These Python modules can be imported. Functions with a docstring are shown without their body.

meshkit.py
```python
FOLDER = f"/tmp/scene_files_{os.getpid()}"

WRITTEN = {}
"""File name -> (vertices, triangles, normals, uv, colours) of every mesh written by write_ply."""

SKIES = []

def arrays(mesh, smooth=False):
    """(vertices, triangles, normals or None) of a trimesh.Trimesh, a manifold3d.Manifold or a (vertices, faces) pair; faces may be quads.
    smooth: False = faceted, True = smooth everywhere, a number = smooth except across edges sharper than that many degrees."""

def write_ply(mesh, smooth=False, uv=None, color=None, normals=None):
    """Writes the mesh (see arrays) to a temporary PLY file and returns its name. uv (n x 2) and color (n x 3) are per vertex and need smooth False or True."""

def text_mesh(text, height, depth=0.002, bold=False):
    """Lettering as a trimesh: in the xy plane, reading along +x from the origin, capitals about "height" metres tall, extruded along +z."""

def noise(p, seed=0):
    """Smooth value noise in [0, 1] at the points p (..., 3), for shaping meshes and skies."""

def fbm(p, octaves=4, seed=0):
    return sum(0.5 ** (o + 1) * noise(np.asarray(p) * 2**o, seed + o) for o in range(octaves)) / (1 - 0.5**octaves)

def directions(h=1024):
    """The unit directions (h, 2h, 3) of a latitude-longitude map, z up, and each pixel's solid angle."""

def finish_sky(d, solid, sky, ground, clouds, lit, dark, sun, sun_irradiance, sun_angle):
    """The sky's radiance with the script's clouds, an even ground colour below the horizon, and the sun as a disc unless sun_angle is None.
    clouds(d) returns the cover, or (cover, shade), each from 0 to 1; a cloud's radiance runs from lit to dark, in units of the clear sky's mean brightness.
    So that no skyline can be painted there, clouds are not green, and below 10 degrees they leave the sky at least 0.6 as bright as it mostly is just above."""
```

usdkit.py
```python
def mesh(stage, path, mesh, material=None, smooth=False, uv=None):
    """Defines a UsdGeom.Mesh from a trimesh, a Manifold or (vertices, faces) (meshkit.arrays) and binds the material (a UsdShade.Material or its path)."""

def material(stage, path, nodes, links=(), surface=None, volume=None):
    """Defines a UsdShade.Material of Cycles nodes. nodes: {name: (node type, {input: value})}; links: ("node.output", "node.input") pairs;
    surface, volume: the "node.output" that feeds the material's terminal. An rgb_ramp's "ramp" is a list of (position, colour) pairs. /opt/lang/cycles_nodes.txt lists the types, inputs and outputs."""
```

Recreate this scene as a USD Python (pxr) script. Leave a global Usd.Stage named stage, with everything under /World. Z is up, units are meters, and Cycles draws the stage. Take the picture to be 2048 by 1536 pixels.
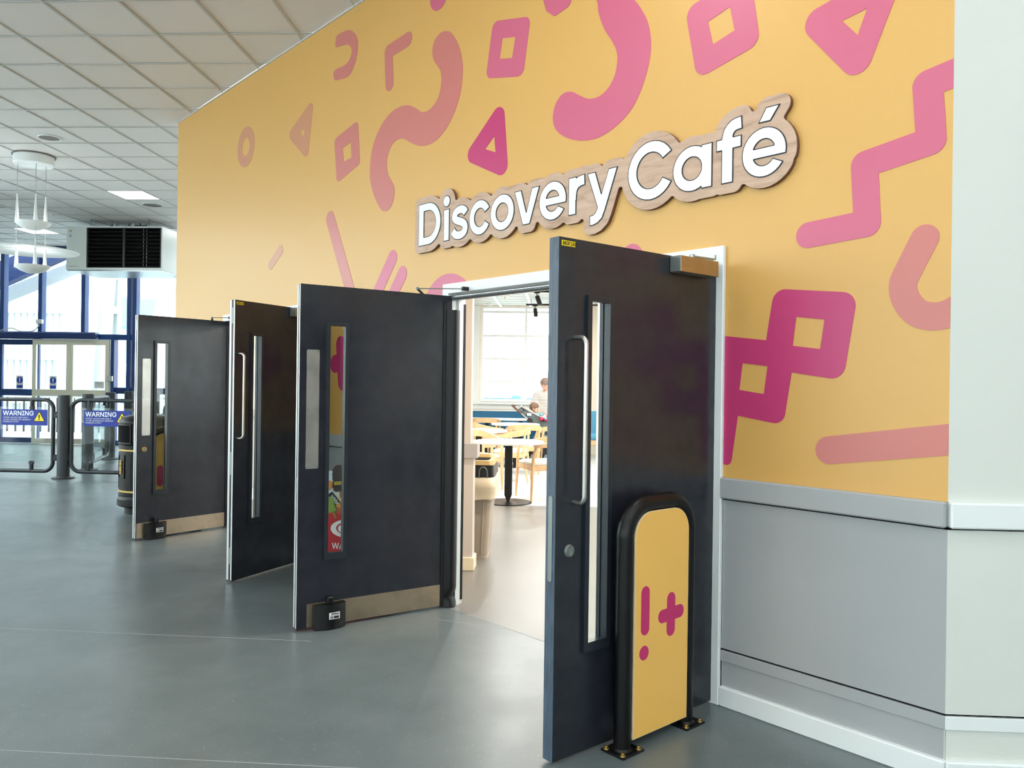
import math, random
import numpy as np, trimesh, manifold3d
from shapely.geometry import Polygon, LineString, Point, box as sbox
from shapely.ops import unary_union
from shapely import affinity
import usdkit, meshkit
from pxr import Usd, UsdGeom, UsdLux, UsdShade, Gf, Sdf, Vt

stage = Usd.Stage.CreateInMemory()
UsdGeom.SetStageUpAxis(stage, 'Z')
UsdGeom.Xform.Define(stage, '/World')
UsdGeom.Scope.Define(stage, '/World/Looks')

# ------------------------------------------------------------------ camera, sky, exposure
YAW, PITCH, ROLL = (math.radians(a) for a in (-3.245, 0.0127, 0.7875))
fw = np.array([math.sin(YAW) * math.cos(PITCH), math.cos(YAW) * math.cos(PITCH), math.sin(PITCH)])
rt = np.array([math.cos(YAW), -math.sin(YAW), 0]); up = np.cross(rt, fw)
rt, up = math.cos(ROLL) * rt + math.sin(ROLL) * up, -math.sin(ROLL) * rt + math.cos(ROLL) * up
cam = UsdGeom.Camera.Define(stage, '/World/camera')
cam.CreateHorizontalApertureAttr(36.0)
cam.CreateFocalLengthAttr(36.0 * 1600.5 / 2048)
cam.CreateClippingRangeAttr((0.05, 2000.0))
cam.CreateExposureAttr(-0.2)
m4 = Gf.Matrix4d(*rt, 0, *up, 0, *(-fw), 0, 0, 0, 1.5, 1)
cam.AddTransformOp().Set(m4)
sky = UsdLux.DomeLight.Define(stage, '/World/sky')            # even overcast sky
sky.CreateIntensityAttr(1.95)
sky.CreateColorAttr(Gf.Vec3f(0.93, 0.99, 1.03))
LED_POWER, SPOT_POWER = 16.0, 270.0

# ------------------------------------------------------------------ helpers
S = math.sqrt(0.5)
W0 = np.array([0.7891, 3.8327, 0.0])                          # foot of the mural wall at the right door jamb
UV, NV = np.array([-S, S, 0]), np.array([-S, -S, 0])
def W(t, n=0.0, z=0.0): return W0 + UV * t + NV * n + np.array([0, 0, z])
def C(r, g, b):
    f = lambda c: (c / 255 / 12.92) if c <= 10 else ((c / 255 + 0.055) / 1.055) ** 2.4
    return (f(r), f(g), f(b))
used = {}
def path_for(parent, name):
    p = f'{parent}/{name}'
    n = used.get(p, -1) + 1
    used[p] = n
    return p if n == 0 else f'{p}_{n:03d}'
def tag(prim, label=None, cat=None, group=None, kind=None):
    for k, v in (('label', label), ('category', cat), ('group', group), ('kind', kind)):
        if v: prim.SetCustomDataByKey(k, v)
    return prim
def thing(name, label, cat, loc=(0, 0, 0), rz=0.0, group=None, kind=None):
    x = UsdGeom.Xform.Define(stage, path_for('/World', name))
    x.AddTranslateOp().Set(Gf.Vec3d(*map(float, loc)))
    x.AddRotateZOp().Set(float(math.degrees(rz)))
    return tag(x.GetPrim(), label, cat, group, kind)
def copy_of(src, loc, rz=0.0, label=None, group=None):
    base = src.GetName()
    if base[-4:-3] == '_' and base[-3:].isdigit(): base = base[:-4]
    x = UsdGeom.Xform.Define(stage, path_for('/World', base))
    p = x.GetPrim()
    p.GetReferences().AddInternalReference(src.GetPath())
    x.ClearXformOpOrder()
    x.AddTranslateOp().Set(Gf.Vec3d(*map(float, loc)))
    x.AddRotateZOp().Set(float(math.degrees(rz)))
    p.SetInstanceable(True)
    was = src.GetCustomData()
    return tag(p, label or was.get('label'), was.get('category'), group or was.get('group'))
def cat(*ms):
    ms = [m for m in ms if m is not None]
    out = []
    for m in ms: out += list(m) if isinstance(m, list) else [m]
    return trimesh.util.concatenate(out) if len(out) > 1 else out[0]
def part(name, mesh, mat, parent, label=None, smooth=30, kind=None):
    if isinstance(mesh, list): mesh = cat(*mesh)
    pp = '/World' if parent is None else str(parent.GetPath())
    m = usdkit.mesh(stage, path_for(pp, name), mesh, mat, smooth)
    p = m.GetPrim()
    if label: p.SetCustomDataByKey('label', label)
    if kind: p.SetCustomDataByKey('kind', kind)
    return p
def tm(man):
    m = man.to_mesh()
    return trimesh.Trimesh(np.array(m.vert_properties[:, :3]), np.array(m.tri_verts), process=False)
def box(a, b, bev=0.0):
    a, b = np.minimum(a, b).astype(float), np.maximum(a, b).astype(float)
    if bev <= 0:
        m = trimesh.creation.box(b - a); m.apply_translation((a + b) / 2); return m
    bev = min(bev, 0.45 * float((b - a).min()))
    pts = []
    for k in range(3):
        for sx in (0, 1):
            for sy in (0, 1):
                for sz in (0, 1):
                    s = np.array([sx, sy, sz]); p = np.where(s == 1, b, a)
                    d = np.full(3, bev); d[k] = 0
                    pts.append(p + np.where(s == 1, -d, d))
    return tm(manifold3d.Manifold.hull_points(np.array(pts)))
def tube(pts, r, n=12, cap=True):
    pts = np.array(pts, float); N = len(pts)
    rr = np.broadcast_to(np.asarray(r, float), N)
    T = np.gradient(pts, axis=0); T /= np.maximum(np.linalg.norm(T, axis=1, keepdims=True), 1e-9)
    a = np.array([0, 0, 1.0]) if abs(T[0][2]) < 0.9 else np.array([1.0, 0, 0])
    u = np.cross(T[0], a); u /= np.linalg.norm(u)
    V = []
    for i in range(N):
        u = u - T[i] * (u @ T[i]); u /= np.linalg.norm(u); v = np.cross(T[i], u)
        th = np.arange(n) * 2 * np.pi / n
        V.append(pts[i] + rr[i] * (np.cos(th)[:, None] * u + np.sin(th)[:, None] * v))
    V = np.vstack(V); F = []
    for i in range(N - 1):
        for k in range(n):
            a0, a1 = i * n + k, i * n + (k + 1) % n
            F += [(a0, a1, a1 + n), (a0, a1 + n, a0 + n)]
    if cap:
        c0, c1 = len(V), len(V) + 1
        V = np.vstack([V, pts[0], pts[-1]])
        for k in range(n):
            F += [(c0, (k + 1) % n, k), (c1, (N - 1) * n + k, (N - 1) * n + (k + 1) % n)]
    return trimesh.Trimesh(V, F, process=False)
def fillet(pts, r, n=6):
    pts = [np.array(p, float) for p in pts]; out = [pts[0]]
    for a, b, c in zip(pts, pts[1:], pts[2:]):
        u, v = a - b, c - b; lu, lv = np.linalg.norm(u), np.linalg.norm(v); u, v = u / lu, v / lv
        ang = math.acos(np.clip(u @ v, -1, 1))
        d = min(r / math.tan(ang / 2), lu * 0.49, lv * 0.49)
        p0, p1 = b + u * d, b + v * d
        rr = d * math.tan(ang / 2)
        cen = b + (u + v) / np.linalg.norm(u + v) * math.hypot(d, rr)
        for k in range(n + 1):
            q = (p0 * (1 - k / n) + p1 * (k / n)) - cen
            out.append(cen + q / np.linalg.norm(q) * rr)
    return out + [pts[-1]]
def lathe(prof, n=40, c=(0, 0, 0)):
    prof = np.array(prof, float); V, F = [], []
    for r, z in prof:
        th = np.arange(n) * 2 * np.pi / n
        V.append(np.stack([r * np.cos(th), r * np.sin(th), np.full(n, z)], 1))
    V = np.vstack(V)
    for i in range(len(prof) - 1):
        for k in range(n):
            a0, a1 = i * n + k, i * n + (k + 1) % n
            F += [(a0, a1, a1 + n), (a0, a1 + n, a0 + n)]
    m = trimesh.Trimesh(V + np.array(c), F, process=False)
    return m
def cyl(p0, p1, r, n=20, r1=None):
    return tube([p0, p1], [r, r if r1 is None else r1], n)
def polys(g):
    return [p for p in getattr(g, 'geoms', [g]) if isinstance(p, Polygon) and p.area > 1e-9]
def ext(g, h):
    return cat(*[trimesh.creation.extrude_polygon(p, h, engine='earcut') for p in polys(g)])
def remap(m, A, t=(0, 0, 0)):
    T = np.eye(4); T[:3, :3] = A; T[:3, 3] = t; m = m.copy(); m.apply_transform(T); return m
def plate(g, y0, y1):
    """polygon in (x, z), thickness from y0 to y1"""
    return remap(ext(g, y1 - y0), [[1, 0, 0], [0, 0, -1], [0, 1, 0]], (0, y1, 0))
def slab(g, z0, z1):
    m = ext(g, z1 - z0); m.apply_translation((0, 0, z0)); return m
def rrect(x0, z0, x1, z1, r, n=6):
    return sbox(x0 + r, z0 + r, x1 - r, z1 - r).buffer(r, quad_segs=n)
def ell(cx, cy, rx, ry, n=32):
    return affinity.translate(affinity.scale(Point(0, 0).buffer(1, quad_segs=n // 4), rx, ry), cx, cy)
def smooth_poly(pts, k=4, closed=True):
    P = np.array(pts, float); n = len(P); out = []
    for i in range(n if closed else n - 1):
        p0, p1, p2, p3 = (P[(i + j) % n] if closed else P[min(max(i + j, 0), n - 1)] for j in (-1, 0, 1, 2))
        for s in np.arange(k) / k:
            out.append(0.5 * ((2 * p1) + (p2 - p0) * s + (2 * p0 - 5 * p1 + 4 * p2 - p3) * s * s + (3 * p1 - p0 - 3 * p2 + p3) * s ** 3))
    if not closed: out.append(P[-1])
    return np.array(out)
def rot(m, ang, axis, p=(0, 0, 0)):
    m = m.copy(); m.apply_transform(trimesh.transformations.rotation_matrix(ang, axis, p)); return m
def move(m, t):
    m = m.copy(); m.apply_translation(t); return m
def text_on(txt, h, x, z, y, face, depth=0.0012, bold=False, sx=1.0, center=False):
    """lettering in the xz plane; face -1: seen from -y (reads +x), +1: seen from +y (reads -x)"""
    m = meshkit.text_mesh(txt, h, depth, bold)
    m.apply_scale([sx, 1, 1])
    if center: m.apply_translation((-m.bounds[:, 0].mean(), 0, 0))
    if face < 0: return remap(m, [[1, 0, 0], [0, 0, -1], [0, 1, 0]], (x, y, z))
    return remap(m, [[-1, 0, 0], [0, 0, 1], [0, 1, 0]], (x, y, z))

# ------------------------------------------------------------------ materials
M = {}
def mat(name, col, rough=0.5, metal=0.0, bump=0.0, bscale=60.0, var=0.0, vscale=3.0, spec=0.5, coat=0.0, stretch=(1, 1, 1), rvar=0.0, **kw):
    nodes = {'p': ('principled_bsdf', {'base_color': col, 'roughness': rough, 'metallic': metal, 'specular_ior_level': spec, 'coat_weight': coat, **kw})}
    links = []
    if bump or var or rvar:
        nodes['tc'] = ('texture_coordinate', {})
        nodes['mp'] = ('mapping', {'scale': stretch}); links.append(('tc.object', 'mp.vector'))
    if bump:
        nodes['n'] = ('noise_texture', {'scale': bscale, 'detail': 3.0}); nodes['b'] = ('bump', {'strength': bump, 'distance': 0.002})
        links += [('mp.vector', 'n.vector'), ('n.fac', 'b.height'), ('b.normal', 'p.normal')]
    if var:
        nodes['v'] = ('noise_texture', {'scale': vscale, 'detail': 4.0})
        nodes['r'] = ('rgb_ramp', {'ramp': [(0.3, tuple(c * (1 - var) for c in col)), (0.7, tuple(min(1, c * (1 + var)) for c in col))]})
        links += [('mp.vector', 'v.vector'), ('v.fac', 'r.fac'), ('r.color', 'p.base_color')]
    if rvar:
        nodes['rn'] = ('noise_texture', {'scale': vscale, 'detail': 3.0})
        nodes['rm'] = ('map_range', {'from_min': 0.3, 'from_max': 0.7, 'to_min': max(rough - rvar, 0.02), 'to_max': rough + rvar})
        links += [('mp.vector', 'rn.vector'), ('rn.fac', 'rm.value'), ('rm.result', 'p.roughness')]
    M[name] = usdkit.material(stage, f'/World/Looks/{name}', nodes, links, surface='p.BSDF')
    return M[name]
def emit(name, col, strength):
    M[name] = usdkit.material(stage, f'/World/Looks/{name}', {'e': ('emission', {'color': col, 'strength': strength})}, [], surface='e.emission')
def glass(name, tint=(0.96, 0.99, 0.98), ior=1.45, rough=0.0):
    M[name] = usdkit.material(stage, f'/World/Looks/{name}', {
        't': ('transparent_bsdf', {'color': tint}), 'g': ('glossy_bsdf', {'color': (1, 1, 1), 'roughness': rough}),
        'ge': ('geometry', {}), 'io': ('mix_float', {'a': ior, 'b': 1 / ior, 'use_clamp': False}), 'f': ('fresnel', {}), 'm': ('mix_closure', {})},
        [('ge.backfacing', 'io.fac'), ('io.result', 'f.IOR'), ('f.fac', 'm.fac'), ('t.BSDF', 'm.closure1'), ('g.BSDF', 'm.closure2')], surface='m.closure')
mat('orange_paint', C(217, 169, 93), 0.36, bump=0.05, bscale=300, spec=0.5)
mat('mural_glare_pale', C(203, 141, 106), 0.34, spec=0.5)  # paler pink: window glare on the far shapes put into the colour
mat('mural_salmon', C(202, 120, 112), 0.34, spec=0.5)
mat('mural_pink', C(205, 100, 128), 0.34, spec=0.5)
mat('mural_magenta', C(192, 54, 110), 0.34, spec=0.5)
mat('grey_paint', C(166, 169, 170), 0.45, bump=0.05, bscale=250, var=0.03, vscale=2)
mat('white_paint', C(216, 219, 212), 0.5, bump=0.05, bscale=250)
mat('white_gloss', C(232, 237, 236), 0.3, bump=0.02, bscale=120)
mat('cream_paint', C(238, 222, 204), 0.5)
mat('peach_paint', C(206, 198, 190), 0.5)
mat('nib_grey', C(176, 172, 170), 0.45)
mat('cream_gloss', C(240, 228, 200), 0.35)
mat('blue_dado', C(28, 108, 150), 0.5)
mat('shadow_gap', C(8, 8, 9), 0.8, spec=0.1)  # near-black stands in for shade inside gaps and openings
mat('door_paint', C(36, 39, 47), 0.25, bump=0.06, bscale=160, var=0.05, vscale=5, rvar=0.05)
mat('door_edge_worn', C(62, 78, 94), 0.4, bump=0.25, bscale=40, var=0.35, vscale=18, stretch=(1, 6, 0.6))
mat('door_bead', C(32, 38, 46), 0.33)
mat('edge_strip', C(205, 208, 206), 0.3, metal=0.3)
mat('steel', C(196, 194, 188), 0.36, metal=1.0, rvar=0.05, vscale=5)
mat('steel_wall_tint', C(186, 168, 146), 0.34, metal=1.0, rvar=0.06, vscale=4)  # warm tint stands in for the orange wall mirrored in the steel
mat('bronze', C(176, 150, 112), 0.36, metal=0.8, var=0.1, vscale=8)
mat('closer_grey', C(128, 136, 134), 0.4, metal=0.6)
mat('alu', C(178, 184, 186), 0.28, metal=0.9)
mat('black_metal', C(13, 13, 15), 0.38, spec=0.4)
mat('black_powder', C(7, 7, 8), 0.36, spec=0.35, bump=0.05, bscale=300)
mat('black_rubber', C(9, 10, 14), 0.42, spec=0.4)
mat('black_plastic', C(9, 10, 12), 0.38, spec=0.4, bump=0.04, bscale=200)
mat('sticker_white', C(228, 230, 228), 0.45)
mat('label_yellow', C(242, 214, 30), 0.4)
mat('ink_black', C(20, 20, 20), 0.5)
mat('guard_yellow', C(248, 194, 98), 0.5, bump=0.06, bscale=300)
mat('guard_magenta', C(200, 44, 108), 0.5)
mat('guard_edge', C(240, 224, 190), 0.5)
mat('brass_bolt', C(170, 140, 84), 0.35, metal=0.9)
mat('sign_white', C(236, 242, 242), 0.35)
mat('sign_black', C(20, 20, 24), 0.5)
mat('board_edge', C(112, 78, 62), 0.6, var=0.12, vscale=30, stretch=(1, 1, 6))
mat('blue_frame', C(20, 60, 122), 0.4)
mat('blue_dark', C(16, 44, 104), 0.4)
mat('cream_frame', C(232, 226, 206), 0.4)
mat('sign_blue', C(10, 44, 150), 0.45)
mat('sticker_blue', C(24, 70, 180), 0.4)
mat('gate_grey', C(34, 40, 45), 0.38)
mat('post_grey', C(40, 46, 52), 0.42)
mat('bin_black', C(7, 8, 9), 0.33, spec=0.25, bump=0.03, bscale=120)
mat('gold', C(196, 168, 92), 0.4, metal=0.3)
mat('tile_white', C(233, 231, 230), 0.85, bump=0.25, bscale=420, var=0.03, vscale=260)
mat('tee_white', C(196, 196, 194), 0.45)
mat('detail_grey', C(120, 114, 110), 0.6)  # warm grey of speaker grilles, rose flange and board joints
mat('ceiling_board', C(206, 206, 203), 0.8)
mat('lamp_white', C(232, 236, 236), 0.4)
mat('heater_white', C(226, 232, 230), 0.35)
mat('louvre_black', C(44, 44, 46), 0.4)
mat('table_white', C(240, 238, 234), 0.3)
mat('oak', C(216, 176, 130), 0.45, var=0.1, vscale=10, stretch=(1, 1, 0.2))
mat('seat_fabric', C(214, 204, 192), 0.85, bump=0.3, bscale=500)
mat('bin_taupe', C(172, 158, 142), 0.45)
mat('liner', C(214, 200, 172), 0.35, bump=0.2, bscale=30)
mat('bin_lid_tan', C(190, 160, 104), 0.4)
mat('skin', C(226, 178, 156), 0.5)
mat('lips', C(186, 116, 108), 0.5)
mat('hair_brown', C(120, 92, 74), 0.6, bump=0.3, bscale=90)
mat('hair_grey', C(140, 118, 104), 0.55, bump=0.3, bscale=90)
mat('trousers', C(44, 48, 60), 0.8)
mat('stroller_fabric', C(88, 98, 96), 0.8)
mat('stroller_black', C(26, 28, 32), 0.6)
mat('stroller_grip', C(96, 70, 58), 0.6)
mat('toy_red', C(206, 50, 90), 0.6); mat('toy_teal', C(120, 170, 180), 0.6); mat('toy_white', C(235, 235, 235), 0.6)
mat('lounge_blue', C(70, 150, 184), 0.7)
mat('paving', C(200, 202, 200), 0.8, var=0.06, vscale=2)
mat('ext_white', C(240, 243, 243), 0.6)
mat('ext_grey', C(196, 204, 208), 0.7)
mat('ext_blue', C(140, 178, 214), 0.6)
mat('river', C(170, 196, 208), 0.3)
mat('quay_blue', C(96, 150, 196), 0.7)
mat('far_stone', C(244, 247, 247), 0.9); mat('far_green', C(206, 232, 228), 0.9)
mat('poster_red', C(186, 22, 38), 0.4); mat('poster_white', C(232, 236, 236), 0.4)
mat('choc', C(44, 26, 22), 0.4, bump=0.6, bscale=50); mat('ice_green', C(130, 160, 60), 0.5); mat('ice_stick', C(160, 110, 60), 0.6)
mat('pack_black', C(40, 34, 34), 0.4); mat('pack_orange', C(214, 140, 60), 0.4)
emit('led_panel', (1.0, 1.0, 1.0), LED_POWER)
emit('spot_glow', (1.0, 0.82, 0.6), 30.0)
emit('bulb_glow', (1.0, 0.99, 0.97), 45.0)
glass('pane_clear'); glass('pane_tint', (0.9, 0.96, 0.95)); glass('pane_door', (0.84, 0.86, 0.84)); glass('pane_rail', (0.93, 0.97, 0.97), 1.35)
# speckled sheet vinyl floor
M['vinyl'] = usdkit.material(stage, '/World/Looks/vinyl', {
    'tc': ('texture_coordinate', {}),
    'n': ('noise_texture', {'scale': 1.6, 'detail': 5.0}),
    'r': ('rgb_ramp', {'ramp': [(0.3, C(93, 104, 106)), (0.7, C(104, 114, 116))]}),
    'v': ('voronoi_texture', {'scale': 95.0}),
    'w': ('white_noise_texture', {}), 'wm': ('math', {'math_type': 'greater_than', 'value2': 0.86}),
    'd': ('math', {'math_type': 'less_than', 'value2': 0.2}), 'a': ('math', {'math_type': 'multiply'}),
    'mx': ('mix', {'color2': C(150, 160, 162)}),
    'n2': ('noise_texture', {'scale': 240.0, 'detail': 2.0}), 'b': ('bump', {'strength': 0.12, 'distance': 0.001}),
    'rn': ('noise_texture', {'scale': 2.5, 'detail': 4.0}), 'rm': ('map_range', {'from_min': 0.3, 'from_max': 0.7, 'to_min': 0.29, 'to_max': 0.36}),
    'p': ('principled_bsdf', {'specular_ior_level': 0.65})},
    [('tc.object', 'n.vector'), ('n.fac', 'r.fac'), ('tc.object', 'v.vector'), ('v.position', 'w.vector'), ('w.value', 'wm.value1'),
     ('v.distance', 'd.value1'), ('wm.value', 'a.value1'), ('d.value', 'a.value2'), ('a.value', 'mx.fac'), ('r.color', 'mx.color1'),
     ('mx.color', 'p.base_color'), ('tc.object', 'n2.vector'), ('n2.fac', 'b.height'), ('b.normal', 'p.normal'),
     ('tc.object', 'rn.vector'), ('rn.fac', 'rm.value'), ('rm.result', 'p.roughness')], surface='p.BSDF')
# veneered plywood of the sign
M['veneer'] = usdkit.material(stage, '/World/Looks/veneer', {
    'tc': ('texture_coordinate', {}), 'mp': ('mapping', {'scale': (1.6, 1.0, 9.0), 'rotation': (0, 0.25, 0)}),
    'n': ('noise_texture', {'scale': 2.6, 'detail': 7.0, 'roughness': 0.62, 'distortion': 0.9}),
    'r': ('rgb_ramp', {'ramp': [(0.25, C(160, 128, 106)), (0.45, C(190, 158, 134)), (0.6, C(200, 168, 145)), (0.8, C(212, 184, 160))]}),
    'p': ('principled_bsdf', {'roughness': 0.5})},
    [('tc.object', 'mp.vector'), ('mp.vector', 'n.vector'), ('n.fac', 'r.fac'), ('r.color', 'p.base_color')], surface='p.BSDF')
# striped jumper
M['stripes'] = usdkit.material(stage, '/World/Looks/stripes', {
    'tc': ('texture_coordinate', {}), 's': ('separate_xyz', {}), 'm': ('math', {'math_type': 'multiply', 'value2': 34.0}),
    'f': ('math', {'math_type': 'fraction'}), 'g': ('math', {'math_type': 'greater_than', 'value2': 0.74}),
    'mx': ('mix', {'color1': C(242, 234, 222), 'color2': C(140, 112, 104)}), 'p': ('principled_bsdf', {'roughness': 0.85})},
    [('tc.object', 's.vector'), ('s.z', 'm.value1'), ('m.value', 'f.value1'), ('f.value', 'g.value1'), ('g.value', 'mx.fac'), ('mx.color', 'p.base_color')], surface='p.BSDF')
# ice-cream poster ground: printed colour from red at the foot to pale blue at the top
M['poster_ground'] = usdkit.material(stage, '/World/Looks/poster_ground', {
    'tc': ('texture_coordinate', {}), 's': ('separate_xyz', {}), 'mr': ('map_range', {'from_min': 0.0, 'from_max': 1.0, 'clamp': True}),
    'r': ('rgb_ramp', {'ramp': [(0.0, C(186, 20, 38)), (0.53, C(190, 30, 36)), (0.585, C(206, 120, 64)), (0.64, C(226, 200, 140)), (0.70, C(214, 228, 228)), (1.0, C(190, 216, 226))]}),
    'p': ('principled_bsdf', {'roughness': 0.4})},
    [('tc.object', 's.vector'), ('s.z', 'mr.value'), ('mr.result', 'r.fac'), ('r.color', 'p.base_color')], surface='p.BSDF')

# ------------------------------------------------------------------ room shell
CEIL = 4.49
GY = 17.62                                                    # the glazed wall
c1 = W(-0.99)[:2]; e1 = W(7.388)[:2]
foyer = Polygon([c1, e1, (e1[0], GY), (-16, GY), (-16, 12.5), (-9.4, 12.5), (-9.4, -6), (7, -6), (7, c1[1])])
WR = -math.pi / 4                                             # the mural wall's frame: x = -t, y = into the wall
st = 'structure'
floor = thing('floor', 'grey speckled vinyl floor running through the hall and the cafe', 'floor', kind=st)
part('vinyl_sheet', box((-16, -6, -0.1), (9.2, GY + 0.1, 0)), M['vinyl'], floor)
for a, b in (((-8.5, 4.75), (-1.4, 4.55)), ((-7.5, 3.2), (0.4, 3.05)), ((-0.74, 5.05), (-0.25, 4.87)), (tuple(W(2.2, 0.004)[:2]), tuple(W(0.0, 0.004)[:2]))):   # welded joints
    a, b = np.array(a), np.array(b); d = (b - a) / np.linalg.norm(b - a); q = np.array([-d[1], d[0]]) * 0.0016
    part('welded_seam', slab(Polygon([a - q, b - q, b + q, a + q]), 0.0, 0.0006), M['grey_paint'], floor)

# --- mural wall
M_pale = mat('pale_vinyl', C(206, 209, 210), 0.36, bump=0.05, bscale=200, var=0.03, vscale=2)
fc = thing('floor_cafe', 'paler grey floor of the cafe seating area', 'floor', kind=st)
part('vinyl_sheet', box((e1[0] + 0.2, 9.9, -0.02), (9.0, GY - 0.1, 0.0012)), M_pale, fc)
M_warm = mat('warm_vinyl', C(122, 122, 119), 0.34, bump=0.05, bscale=200, var=0.05, vscale=1.5)
part('vinyl_sheet', slab(Polygon([W(-0.99, 0.0)[:2], W(7.388, 0.0)[:2], (e1[0] + 0.2, 9.95), (9.0, 9.95), (9.0, c1[1] + 0.1)]), -0.02, 0.0007), M_warm, fc, 'warm grey vinyl just inside the doors')
ops = [(0.065, 2.14), (3.975, 5.89)]                          # door openings (t from, to)
OPH = 2.098
wall = thing('wall_right', 'orange wall with a pink shape mural above a grey dado', 'wall', W0, WR, kind=st)
def strip(t0, t1, z0, z1): return sbox(-t1, z0, -t0, z1)
up_poly = strip(-0.99, 7.388, 1.075, CEIL)
for a, b in ops: up_poly = up_poly.difference(strip(a - 0.02, b + 0.02, 0, OPH + 0.02))
part('painted_plaster', plate(up_poly, 0.0, 0.1), M['orange_paint'], wall)
back = strip(-0.99, 7.388, 0, CEIL)
for a, b in ops: back = back.difference(strip(a - 0.02, b + 0.02, -0.1, OPH + 0.02))
part('cafe_side_plaster', plate(back, 0.1, 0.125), M['cream_paint'], wall)
DADO = [(-0.99, 0.0), (2.205, 3.91), (5.955, 7.388)]
def dado(parent, frame_seg, paint, rail_paint, y0=0.0):
    """one run of the panelled dado between x0 and x1 of the parent's frame (front towards -y)"""
    x0, x1 = frame_seg
    part('dado_panel', box((x0, y0 - 0.0, 0.268), (x1, y0 + 0.1, 0.968)), paint, parent)
    part('lower_dado_panel', box((x0, y0 + 0.006, 0.09), (x1, y0 + 0.1, 0.212)), paint, parent)
    part('shadow_gap', box((x0, y0 + 0.012, 0.255), (x1, y0 + 0.1, 0.98)), M['shadow_gap'], parent)
    part('dado_rail', box((x0, y0 - 0.030, 0.977), (x1, y0 + 0.1, 1.075), 0.006), rail_paint, parent)
    part('lower_rail', box((x0, y0 - 0.003, 0.208), (x1, y0 + 0.1, 0.259), 0.002), rail_paint, parent)
for a, b in DADO: dado(wall, (-b, -a), M['grey_paint'], M['grey_paint'])
base = thing('baseboard_right', 'white skirting board at the foot of the orange wall', 'skirting board', W0, WR, kind=st)
for a, b in DADO: part('skirting', box((-b, -0.018, 0), (-a + 0.003, 0.1, 0.092), 0.005), M['white_gloss'], base)
part('ceiling_edge_bead', box((-7.388, -0.010, CEIL - 0.016), (0.99, 0.0, CEIL - 0.004)), M['tee_white'], wall)

# mural shapes: flat vinyl pieces on the wall, outlines in wall metres (t to the left, z up)
def tz(pts): return [(-t, z) for t, z in pts]
def shape(g, m, n=[0]):
    g = g.intersection(up_poly.buffer(-0.001))
    n[0] += 1
    part('mural_shape', plate(g, -0.0016 - 0.00003 * n[0], 0.0005), M[m], wall)
def rounded(pts, r, hole=None):
    p = Polygon(tz(pts)).buffer(-r).buffer(r, quad_segs=8)
    return p.difference(Polygon(tz(hole))) if hole else p
ringp = lambda cx, cz, r0, r1: Point(-cx, cz).buffer(r0, quad_segs=16).difference(Point(-cx, cz).buffer(r1, quad_segs=16))
shape(ringp(5.49, 3.80, 0.198, 0.088), 'mural_glare_pale')
shape(rounded([(4.10, 3.93), (4.60, 3.715), (4.20, 3.41)], 0.05, [(4.266, 3.705), (4.344, 3.687), (4.278, 3.628)]), 'mural_glare_pale')
shape(rounded([(3.37, 3.56), (3.33, 3.21), (3.69, 3.12), (3.74, 3.49)], 0.04, [(3.474, 3.41), (3.461, 3.286), (3.585, 3.275), (3.602, 3.389)]), 'mural_salmon')
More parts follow.
